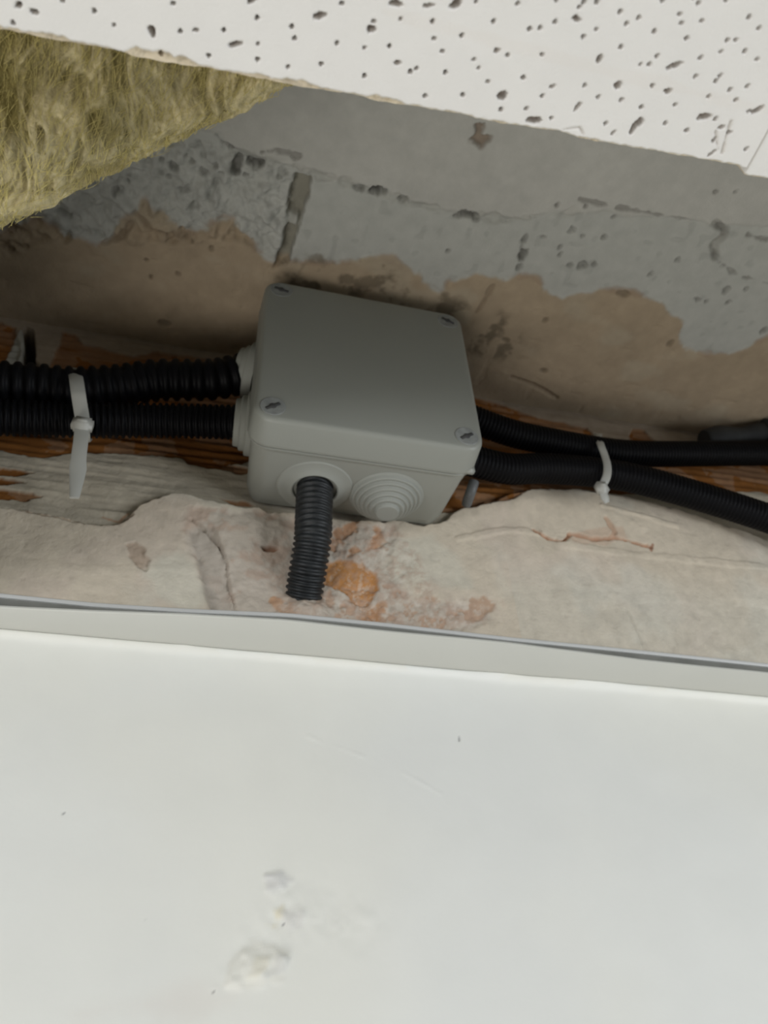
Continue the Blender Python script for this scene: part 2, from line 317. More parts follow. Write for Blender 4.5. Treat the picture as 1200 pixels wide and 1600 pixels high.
def build_slab():
    xs = axis(-0.9, 1.0, -0.200, 0.300, 0.0007, 0.04)
    ys = axis(-0.9, 0.05, -0.232, 0.006, 0.0007, 0.04)
    X, Y = np.meshgrid(xs, ys, indexing='ij')
    H = np.zeros_like(X)           # metres downwards
    nb = fbm(X, Y, 0.06, 105); nm = fbm(X, Y, 0.014, 106); nf = fbm(X, Y, 0.004, 107)
    C = np.zeros(X.shape + (3,)) + np.array((0.47, 0.465, 0.43))
    C = C * (1 + 0.05 * nb + 0.03 * nm)[..., None]
    H += 0.0008 * nb + 0.0003 * nm + 0.0001 * nf
    # blocks start below this joint
    blk = poly(X, Y, [(-0.24904, -0.07659), (-0.10723, -0.11199), (-0.07865, -0.11244), (-0.07047, -0.10626), (-0.03906, -0.10507), (-0.01469, -0.10318), (0.01075, -0.10061), (0.04114, -0.10083), (0.06112, -0.10465), (0.09339, -0.11526), (0.11869, -0.11927), (0.16181, -0.12383), (0.27518, -0.1385), (0.49973, 0.10927), (-0.33742, 0.2656)], 0.003, 0.0015, 0.012, 108)
    H -= 0.0012 * blk
    C = mix(C, 0.7 * blk, (0.43, 0.44, 0.41))
    ln = line(X, Y, [(-0.07047, -0.10626), (-0.03906, -0.10507), (-0.01469, -0.10318), (0.01075, -0.10061), (0.04135, -0.10021), (0.06172, -0.10309), (0.09214, -0.11431)], 0.0022, 0.0035, 0.006, 109)
    H -= 0.0014 * ln * sstep(-0.2, 0.3, fbm(X, Y, 0.008, 110)); C = mix(C, 0.2 * ln, (0.30, 0.29, 0.25))
    for k, pts in enumerate([[(-0.08055, -0.112), (-0.0775, -0.109), (-0.07456, -0.10765)], [(-0.06001, -0.10924), (-0.05406, -0.11176), (-0.04881, -0.11121), (-0.04351, -0.11065)],
                             [(0.08937, -0.12031), (0.10081, -0.12092), (0.11605, -0.12103), (0.13809, -0.12194), (0.16118, -0.12368), (0.16887, -0.12122), (0.16989, -0.1179), (0.16713, -0.11297), (0.17393, -0.10564), (0.18788, -0.10036), (0.21227, -0.09867)],
                             [(0.18165, -0.12124), (0.19257, -0.12153), (0.20182, -0.12431)]]):
        c = line(X, Y, pts, 0.0011 if k != 2 else 0.0009, 0.0022, 0.006, 111 + k) * sstep(-0.9, -0.1, fbm(X, Y, 0.006, 119))
        H -= 0.0014 * c; C = mix(C, 0.65 * c, (0.20, 0.19, 0.17))
    wide = line(X, Y, [(0.16118, -0.12368), (0.16887, -0.12122), (0.16989, -0.1179), (0.16713, -0.11297), (0.17266, -0.10648)], 0.0026, 0.001, 0.004, 118)
    H -= 0.002 * wide; C = mix(C, 0.45 * wide, (0.26, 0.25, 0.22))
    # rough aggregate patch at the left
    rg = poly(X, Y, [(-0.23231, -0.03874), (-0.15722, -0.0684), (-0.10704, -0.10507), (-0.07824, -0.10797), (-0.04454, -0.1026), (-0.04317, -0.08453), (-0.04636, -0.05793), (-0.06339, -0.06305), (-0.08745, -0.05594), (-0.14125, -0.04914), (-0.1776, -0.03061)], 0.004, 0.002, 0.012, 120)
    bumps = fbm(X, Y, 0.0075, 121, 3, 0.5); rid = np.abs(fbm(X, Y, 0.011, 122, 3, 0.55))
    H += rg * (0.0030 * bumps - 0.0012 + 0.0022 * rid + 0.0026 * fbm(X, Y, 0.0035, 126, 3))
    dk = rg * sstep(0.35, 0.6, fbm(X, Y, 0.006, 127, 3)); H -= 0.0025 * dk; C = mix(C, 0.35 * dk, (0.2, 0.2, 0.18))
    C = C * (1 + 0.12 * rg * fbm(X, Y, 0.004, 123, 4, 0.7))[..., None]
    # open vertical joint between two blocks
    vj = poly(X, Y, [(-0.04388, -0.10214), (-0.03626, -0.10264), (-0.0364, -0.09319), (-0.03821, -0.08234), (-0.03856, -0.06928), (-0.0404, -0.0567), (-0.04685, -0.05233), (-0.04641, -0.05828), (-0.04344, -0.0682), (-0.04485, -0.07342), (-0.04385, -0.07907), (-0.04406, -0.08433), (-0.04562, -0.0866), (-0.04445, -0.09265), (-0.04368, -0.09724)], 0.0022, 0.0006, 0.006, 124)
    gapfill = poly(X, Y, [(-0.04721, -0.08098), (-0.0394, -0.08207), (-0.03904, -0.07608), (-0.04644, -0.07579)], 0.001, 0.001, 0.005, 125)
    vj = vj * (1 - 0.8 * gapfill)
    H -= 0.0065 * vj; C = mix(C, 0.8 * vj, (0.23, 0.215, 0.165))
    # holes and pits: (pixel list turned into metres), radius
    for k, (x, y, a, b) in enumerate([(-0.09831, -0.09339, 0.002, 0.00238), (-0.10004, -0.08785, 0.00144, 0.00182), (-0.09005, -0.09706, 0.00171, 0.00118), (-0.07995, -0.09847, 0.00143, 0.00147), (-0.08471, -0.09377, 0.00202, 0.0018), (-0.07035, -0.09976, 0.0023, 0.00414), (-0.06595, -0.09651, 0.00145, 0.0012), (-0.12393, -0.07593, 0.00145, 0.00282), (-0.10342, -0.0952, 0.00113, 0.00176), (-0.11772, -0.08199, 0.00086, 0.00123), (-0.093, -0.09935, 0.00085, 0.00087), (-0.07714, -0.09579, 0.00115, 0.0009), (-0.06207, -0.10285, 0.0046, 0.00176), (0.00796, -0.1016, 0.00242, 0.00158), (0.03942, -0.10112, 0.00434, 0.00197), (0.03529, -0.09885, 0.00186, 0.00132), (0.04482, -0.09964, 0.00187, 0.00133), (0.07465, -0.08659, 0.00228, 0.00326), (0.07511, -0.07928, 0.00132, 0.00186), (0.09254, -0.09129, 0.00131, 0.00146), (0.10054, -0.08603, 0.00166, 0.0015), (0.10638, -0.08732, 0.00233, 0.00226), (0.11271, -0.08909, 0.00133, 0.00151), (0.09409, -0.11808, 0.00125, 0.00099), (0.09331, -0.10432, 0.00192, 0.00209), (0.09917, -0.10282, 0.00129, 0.00106), (0.11049, -0.10464, 0.00129, 0.00142), (0.144, -0.09068, 0.00135, 0.00235), (0.15363, -0.10115, 0.00134, 0.00115), (0.17699, -0.08208, 0.00211, 0.00126), (0.18212, -0.08197, 0.00141, 0.0017), (0.18916, -0.09, 0.00209, 0.00251), (0.19463, -0.08389, 0.00141, 0.00129), (0.19961, -0.0931, 0.0014, 0.00168), (0.09077, -0.09453, 0.00097, 0.00108), (0.11021, -0.11568, 0.00095, 0.00103), (0.22515, -0.07133, 0.00184, 0.0028), (0.03642, -0.07992, 0.00097, 0.00106), (-0.0054, -0.10275, 0.00419, 0.00217), (-0.01442, -0.10198, 0.00268, 0.00185), (0.07206, -0.09394, 0.00128, 0.00351), (0.15262, -0.13851, 0.00125, 0.00101), (0.16176, -0.14058, 0.00094, 0.00101), (0.07987, -0.11554, 0.00093, 0.00098), (0.08065, -0.09798, 0.00096, 0.0007)]):
        d = ((X - x) / a) ** 2 + ((Y - y) / b) ** 2 + 1.3 * fbm(X, Y, 0.0022, 130 + k, 3)
        big = 1.0 if a * b > 5.5e-6 else 0.6
        hm = 1 - sstep(0.5, 1.3, d); deep = 2.2 if a * b > 9e-6 and b < 0.004 else 1.0
        H -= 0.0045 * hm * big * deep; C = mix(C, 0.8 * hm * big, np.array((0.14, 0.135, 0.12)) / deep)
    pits = sstep(0.55, 0.72, vnoise(X, Y, 0.0045, 190)) * blk
    H -= 0.0003 * pits; C = C * (1 - 0.10 * pits)[..., None]
    # brown blotch near the tile edge
    bl = poly(X, Y, [(0.03039, -0.14203), (0.03297, -0.14319), (0.03502, -0.13913), (0.03727, -0.13792), (0.03693, -0.13377), (0.03486, -0.13271), (0.02998, -0.13625), (0.03093, -0.13876)], 0.0035, 0.0010, 0.005, 191)
    C = mix(C, 0.8 * bl, (0.22, 0.16, 0.11)); H -= 0.003 * bl
    # beige skim plaster next to the wall
    edge = [(-0.25957, -0.03583), (-0.17634, -0.04266), (-0.15973, -0.0534), (-0.14423, -0.04779), (-0.13251, -0.04555), (-0.12499, -0.05208), (-0.11618, -0.06647), (-0.11192, -0.07294), (-0.10664, -0.07025), (-0.0994, -0.06527), (-0.08637, -0.06277), (-0.07651, -0.07207), (-0.06912, -0.07373), (-0.06234, -0.06745), (-0.05681, -0.06028), (-0.04683, -0.05673), (-0.0248, -0.06015), (-0.00614, -0.06502), (0.00887, -0.07127), (0.02419, -0.06427), (0.04018, -0.05696), (0.04139, -0.06424), (0.05502, -0.0703), (0.07313, -0.07353), (0.08299, -0.07723), (0.09123, -0.07287), (0.10432, -0.0662), (0.11173, -0.07184), (0.12242, -0.07657), (0.13954, -0.07953), (0.16044, -0.07601), (0.17492, -0.0657), (0.18482, -0.05145), (0.20356, -0.05041), (0.21459, -0.05277), (0.2227, -0.05958), (0.22908, -0.06863), (0.31125, -0.0987)]
    bei = poly(X, Y, edge + [(1.2, 0.2), (-1.2, 0.2)], 0.0040, 0.0010, 0.012, 192)
    C = mix(C, bei, (0.38, 0.305, 0.215))
    C = C * (1 + bei * (0.10 * fbm(X, Y, 0.02, 193) + 0.06 * nf))[..., None]
    ed = np.abs(segdist(X, Y, edge) + 0.004 * fbm(X, Y, 0.012, 192, 4, 0.6))
    rim = (1 - sstep(0.0006, 0.0022, ed)) * sstep(-0.2, 0.2, fbm(X, Y, 0.015, 194))
    C = mix(C, 0.45 * rim, (0.30, 0.22, 0.16))
    H += bei * 0.0008
    # pale scraped patches inside the beige, dark mould above the box
    pat = bei * sstep(0.15, 0.5, fbm(X * 0.6, Y, 0.018, 195, 3)); C = mix(C, 0.30 * pat, (0.44, 0.40, 0.31))
    mo = poly(X, Y, [(-0.04713, -0.05884), (-0.01902, -0.06399), (0.00687, -0.06605), (0.02844, -0.06139), (0.05151, -0.05467), (0.08256, -0.04909), (0.09913, -0.02625), (0.05631, -0.01711), (-0.00039, -0.03931), (-0.04466, -0.04148)], 0.005, 0.004, 0.012, 196)
    mm = mo * sstep(-0.1, 0.35, fbm(X, Y, 0.008, 197, 4, 0.6)); C = mix(C, 0.8 * mm, (0.16, 0.13, 0.09)); H -= 0.0006 * mm
    for k, pts in enumerate([[(0.06246, -0.0489), (0.06415, -0.05743), (0.0652, -0.06637)], [(0.097, -0.01167), (0.11449, -0.00804), (0.1291, -0.00259)], [(-0.12951, -0.04727), (-0.12054, -0.05308), (-0.11614, -0.06085)], [(-0.11473, -0.06679), (-0.10725, -0.06014), (-0.09072, -0.05973)]]):
        c = line(X, Y, pts, 0.0016, 0.001, 0.005, 200 + k); C = mix(C, 0.5 * c, (0.22, 0.17, 0.12)); H -= 0.0012 * c
    for k, (x, y, a, b) in enumerate([(-0.099, -0.00724, 0.00335, 0.00206), (0.10037, -0.05296, 0.00176, 0.00168), (0.08397, -0.03562, 0.00215, 0.00174), (0.17669, -0.05288, 0.00184, 0.00277), (0.13524, -0.07699, 0.00345, 0.00202), (-0.10897, -0.04297, 0.00094, 0.00108), (-0.09328, -0.03836, 0.00127, 0.00148), (-0.07823, -0.05623, 0.00156, 0.00209), (-0.08756, -0.05766, 0.00093, 0.00103), (0.11353, -0.01996, 0.00224, 0.0019), (-0.10658, -0.03356, 0.00096, 0.00149)]):
        d = ((X - x) / a) ** 2 + ((Y - y) / b) ** 2 + 0.7 * fbm(X, Y, 0.003, 210 + k, 2)
        hm = 1 - sstep(0.4, 1.3, d); H -= 0.002 * hm; C = mix(C, 0.6 * hm, (0.17, 0.14, 0.10))
    H = np.where(Y > -0.004, np.minimum(H, 0.001), H)
    P = np.stack([X, Y, SLAB_Z - H], -1)
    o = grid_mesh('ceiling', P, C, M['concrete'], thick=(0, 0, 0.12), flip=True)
    tag(o, kind='structure')
build_slab()

# painted wall below the trim
def build_paint():
    xs = axis(-1.6, 1.8, -0.15, 0.210, 0.0008, 0.08)
    zs = axis(-2.4, -0.0001, -0.135, -0.0001, 0.0008, 0.10)
    X, Z = np.meshgrid(xs, zs, indexing='ij')
    nb = fbm(X, Z, 0.08, 305, 3); nm = fbm(X, Z, 0.02, 306, 3)
    H = 0.0009 * nb + 0.00018 * nm
    C = np.zeros(X.shape + (3,)) + np.array((0.73, 0.725, 0.665))
    a = sstep(-0.3, 0.5, fbm(X, Z, 0.10, 307, 3))
    C = mix(C, 0.30 * a, (0.69, 0.71, 0.72))
    # filler bead along the trim
    bead = np.exp(-((Z + 0.0008) / (0.0018 + 0.0009 * fbm(X, Z * 0, 0.012, 308, 3))) ** 2)
    H += 0.0014 * bead; C = mix(C, 0.4 * bead * (nm > 0), (0.70, 0.68, 0.60))
    for k, (x, z, a_, b_) in enumerate([(-0.06491, 0.00192, 0.00339, 0.00172), (-0.09651, 0.01183, 0.00235, 0.00118), (-0.01661, 0.00285, 0.00314, 0.00148), (0.06505, 0.00125, 0.00883, 0.00188), (0.09163, 0.00188, 0.01532, 0.00161), (0.10958, 0.00105, 0.01255, 0.00131)]):
        g = np.exp(-((X - x) / a_) ** 2 - ((Z - z) / b_) ** 2); H += 0.0012 * g; C = mix(C, 0.5 * g, (0.72, 0.69, 0.60))
    # chipped and stained filler
    for k, (pts, col, am) in enumerate([
        ([(-0.0266, -0.0928), (-0.02354, -0.09237), (-0.02302, -0.09499), (-0.02459, -0.09651), (-0.02409, -0.09871), (-0.02648, -0.09929), (-0.02778, -0.09766), (-0.02583, -0.09615)], (0.66, 0.60, 0.42), 0.7),
        ([(-0.03082, -0.10699), (-0.02613, -0.10644), (-0.02601, -0.10871), (-0.02895, -0.11215), (-0.03278, -0.11249), (-0.03141, -0.10993)], (0.68, 0.64, 0.50), 0.7),
        ([(-0.03856, -0.10738), (-0.03113, -0.10205), (-0.021, -0.10553), (-0.0227, -0.11248), (-0.03223, -0.115), (-0.03989, -0.11416)], (0.70, 0.68, 0.60), 0.5),
        ([(-0.02917, -0.0832), (-0.02399, -0.08146), (-0.02071, -0.08416), (-0.02249, -0.08735), (-0.02794, -0.0867)], (0.56, 0.55, 0.54), 0.55),
        ([(-0.02389, -0.09369), (-0.01727, -0.09415), (-0.01614, -0.09824), (-0.0212, -0.09977), (-0.02333, -0.09741)], (0.60, 0.58, 0.55), 0.5),
        ([(-0.02375, -0.10643), (-0.02133, -0.10729), (-0.022, -0.11043), (-0.0266, -0.11248), (-0.0282, -0.11164), (-0.02441, -0.1094)], (0.52, 0.52, 0.50), 0.5)]):
        m = poly(X, Z, pts, 0.0020, 0.0012, 0.005, 310 + k); C = mix(C, am * m, col)
        H += m * (0.0004 + 0.0009 * fbm(X, Z, 0.004, 320 + k))
    lump = poly(X, Z, [(-0.0153, -0.08875), (0.00183, -0.08838), (0.01024, -0.09599), (0.00152, -0.10173), (-0.01905, -0.10373), (-0.03037, -0.11417), (-0.04333, -0.11744), (-0.03534, -0.09849), (-0.02813, -0.08317)], 0.006, 0.006, 0.015, 330)
    H += lump * 0.0007 * fbm(X, Z, 0.007, 331, 3)
    for k, pts in enumerate([[(-0.00623, -0.03664), (-0.00065, -0.03828), (0.00541, -0.04038)], [(0.01994, -0.04543), (0.02591, -0.04851), (0.0342, -0.05288)], [(-0.01641, -0.0333), (-0.01156, -0.03499)]]):
        m = line(X, Z, pts, 0.0005, 0.0003, 0.004, 340 + k); H += 0.00018 * m
    for k, (x, z, a_, b_) in enumerate([(-0.02272, -0.09722, 0.00041, 0.00037), (-0.00945, -0.06978, 0.00045, 0.00021), (-0.06544, -0.09676, 0.00038, 0.00018), (-0.04274, -0.11581, 0.00037, 0.00016), (-0.00256, -0.09313, 0.00043, 0.00019), (0.04374, -0.0304, 0.00053, 0.00108), (-0.09549, -0.06536, 0.0002, 0.00021), (0.00164, -0.12163, 0.0004, 0.00017), (0.07989, -0.09087, 0.00025, 0.00021)]):
        m = (1 - sstep(0.5, 1.4, ((X - x) / a_) ** 2 + ((Z - z) / b_) ** 2)); C = mix(C, 0.7 * m, (0.2, 0.2, 0.2)); H -= 0.0003 * m
    pk = poly(X, Z, [(-0.07052, -0.11734), (-0.04915, -0.11498), (-0.03772, -0.11746), (-0.05195, -0.12218), (-0.08024, -0.12118)], 0.006, 0.006, 0.015, 350)
    C = mix(C, 0.3 * pk, (0.66, 0.60, 0.54))
    P = np.stack([X, -H, Z], -1)
    o = grid_mesh('wall_back', P, C, M['paint'], thick=(0, 0.08, 0))
    tag(o, kind='structure')
build_paint()

# ------------------------------------------------------------------ perimeter trim (wall angle)
LIP = [(-0.17163, -0.01543), (-0.13042, -0.01541), (-0.09766, -0.01804), (-0.06607, -0.02163), (-0.02855, -0.02403), (0.00884, -0.02347), (0.06168, -0.02375), (0.12054, -0.02021), (0.18284, -0.01988), (0.25135, -0.01846)]     # (x, y) of the outer edge
RIM = [(-0.17916, 0.01517), (-0.13527, 0.01477), (-0.10055, 0.01468), (-0.06675, 0.01609), (-0.02588, 0.01882), (0.01486, 0.01882), (0.07254, 0.01784), (0.13469, 0.01781), (0.20163, 0.01742), (0.27423, 0.01737)]     # (x, z) of the upper edge
def curve(tab, x):
    t = sorted(tab); return float(np.interp(x, [p[0] for p in t], [p[1] for p in t]))
def build_trim(name, x0, x1, dz, dy, label):
    e = empty(name, (0, 0, 0))
    xs = sorted(set(list(np.arange(x0, x1, 0.006)) + [x1]))
    rs = np.random.RandomState(4); th = 0.0009
    def strip(nm, prof, mat):
        n = None; V = []; F = []
        for x in xs:
            p = prof(x); n = len(p); V += [(x, a, b) for a, b in p]
        for i in range(len(xs) - 1):
            for j in range(n):
                F.append((i * n + j, (i + 1) * n + j, (i + 1) * n + (j + 1) % n, i * n + (j + 1) % n))
        F.append(tuple(range(n))[::-1]); F.append(tuple((len(xs) - 1) * n + j for j in range(n)))
        return autosmooth(mesh_from(nm, V, F, mat, e), 40)
    def wv(x): return 0.0002 * math.sin(x * 37) + 0.00012 * math.sin(x * 91 + 1)
    def flange(x):
        y = curve(LIP, x) + wv(x) - dy; z = dz
        return [(-0.0005, z), (y + 0.0006, z), (y, z + 0.0005), (y, z + 0.0011), (y + 0.0006, z + 0.0015), (y + 0.003, z + 0.0014), (y + 0.0032, z + th), (-0.0005, z + th)]
    def web(x):
        zt = curve(RIM, x) - 0.0014
        return [(-0.0006, dz + th), (-0.0006 - th, dz + th), (-0.0006 - th, zt), (-0.0006, zt)]
    def rim(x):
        zt = curve(RIM, x)
        return [(-0.0003, zt - 0.0018), (-0.0022, zt - 0.0018), (-0.0026, zt - 0.0013), (-0.0026, zt - 0.0004), (-0.0022, zt), (-0.0003, zt)]
    f = strip('flange', flange, M['enamel']); tag(f, 'white enamelled horizontal flange')
    g = strip('web', web, M['zinc']); tag(g, 'dark galvanised upright web')
    h = strip('rim', rim, M['rim']); tag(h, 'grey white rolled rim')
    tag(e, label, 'ceiling trim')
build_trim('wall_angle_trim', -0.9, 1.0, 0.0, 0.0, 'long white metal wall angle between the painted wall and the broken plaster')

# ------------------------------------------------------------------ ceiling tiles
def build_tile(name, xa, xb, ya, yb, fx, fy, holes, big, angle, pivot, label, seed, yoff=0.0):
    xs = axis(xa, xb, fx[0], fx[1], 0.00026, 0.03); ys = axis(ya, yb, fy[0], fy[1], 0.00026, 0.03)
    X, Y = np.meshgrid(xs, ys, indexing='ij')
    H = 0.00010 * fbm(X, Y, 0.02, seed) + 0.00004 * fbm(X, Y, 0.003, seed + 1)
    C = np.zeros(X.shape + (3,)) + np.array((0.67, 0.652, 0.62))
    C = C * (1 + 0.015 * fbm(X, Y, 0.03, seed + 2))[..., None]
    # torn face paper and crumbled core at the edge facing the wall
    # (edge irregularity follows x)
    nz = fbm(X, Y * 0 + 0.3, 0.007, seed + 3, 4, 0.6); nz2 = fbm(X, Y * 0 + 0.9, 0.025, seed + 4, 2)
    dist = yb - Y
    torn_w = 0.0002 + 0.0024 * np.clip(nz + 0.7 * nz2 - 0.10, 0, 1)
    torn = 1 - sstep(torn_w - 0.0002, torn_w + 0.0002, dist + 0.0003 * fbm(X, Y, 0.0012, seed + 5))
    C = mix(C, torn, (0.58, 0.50, 0.37)); C = C * (1 - 0.18 * torn * (fbm(X, Y, 0.001, seed + 6) > 0.1))[..., None]
    H += torn * (-0.0005 + 0.0004 * fbm(X, Y, 0.0015, seed + 7))
    rs = np.random.RandomState(seed)
    for k, (x, y, a, b) in enumerate(holes):
        sel = np.where((np.abs(xs - x) < 0.004))[0]; sey = np.where(np.abs(ys - y) < 0.004)[0]
        if len(sel) < 2 or len(sey) < 2: continue
        s = (slice(sel[0], sel[-1] + 1), slice(sey[0], sey[-1] + 1))
        x_, y_ = X[s], Y[s]
        if big[k]:
            th = big[k]; ct, st = math.cos(th), math.sin(th)
            u = (x_ - x) * ct + (y_ - y) * st; v = -(x_ - x) * st + (y_ - y) * ct
            d = (u / a) ** 2 + (v / b) ** 2 + 1.0 * fbm(x_, y_, 0.0011, seed + 20 + k, 3, 0.6)
            m = 1 - sstep(0.75, 1.1, d); dep = 0.0026; cc = (0.27, 0.23, 0.20)
        else:
            d = ((x_ - x) / a) ** 2 + ((y_ - y) / b) ** 2 + 0.35 * fbm(x_, y_, 0.0008, seed + 20 + k, 2)
            m = 1 - sstep(0.7, 1.25, d); dep = 0.0034; cc = (0.16, 0.14, 0.13)
        H[s] -= dep * m; C[s] = mix(C[s], 0.9 * m, cc)  # dark colour paints in the shade inside the holes
    st_ = line(X, Y, [(-0.04154, -0.23171), (-0.01655, -0.23064), (0.01044, -0.22916), (0.03906, -0.22849)], 0.0014, 0.0012, 0.008, seed + 8)
    C = mix(C, 0.10 * st_, (0.62, 0.54, 0.46))
    for k, pts in enumerate([[(0.03265, -0.22504), (0.03328, -0.22186), (0.03421, -0.21864)], [(0.03046, -0.22269), (0.03304, -0.21912)], [(-0.00104, -0.21712), (0.002, -0.21831), (0.00342, -0.21725)]]):
        m = line(X, Y, pts, 0.00035, 0.0003, 0.0015, seed + 9 + k); C = mix(C, 0.5 * m, (0.45, 0.41, 0.36)); H -= 0.0003 * m
    Yj = Y + np.where(Y > yb - 0.004, (Y - (yb - 0.004)) / 0.004, 0) * (0.0007 * nz + 0.0006 * nz2)
    Zz = -H
    if yoff: Zz = Zz + yoff
    ca, sa = math.cos(angle), math.sin(angle); px_, py_ = pivot
    Xr = px_ + (X - px_) * ca - (Yj - py_) * sa; Yr = py_ + (X - px_) * sa + (Yj - py_) * ca
    # hole shade sits in the colour as well as in the depth
    P = np.stack([Xr, Yr, Zz], -1)
    P[..., 2] += 0.0
    base = empty(name, (0, 0, 0)); bpy.data.objects.remove(base)
    o = grid_mesh(name, P, C, M['tile'], thick=(0, 0, 0.015), flip=True)
    # level the top of the tile
    n = X.size
    for v in list(o.data.vertices)[n:]: v.co.z = 0.015
    tag(o, label, 'ceiling tile', 'perforated mineral ceiling tiles')
    return o
ANG = math.radians(-2.92)
PIV = (0.04115, -0.21635)
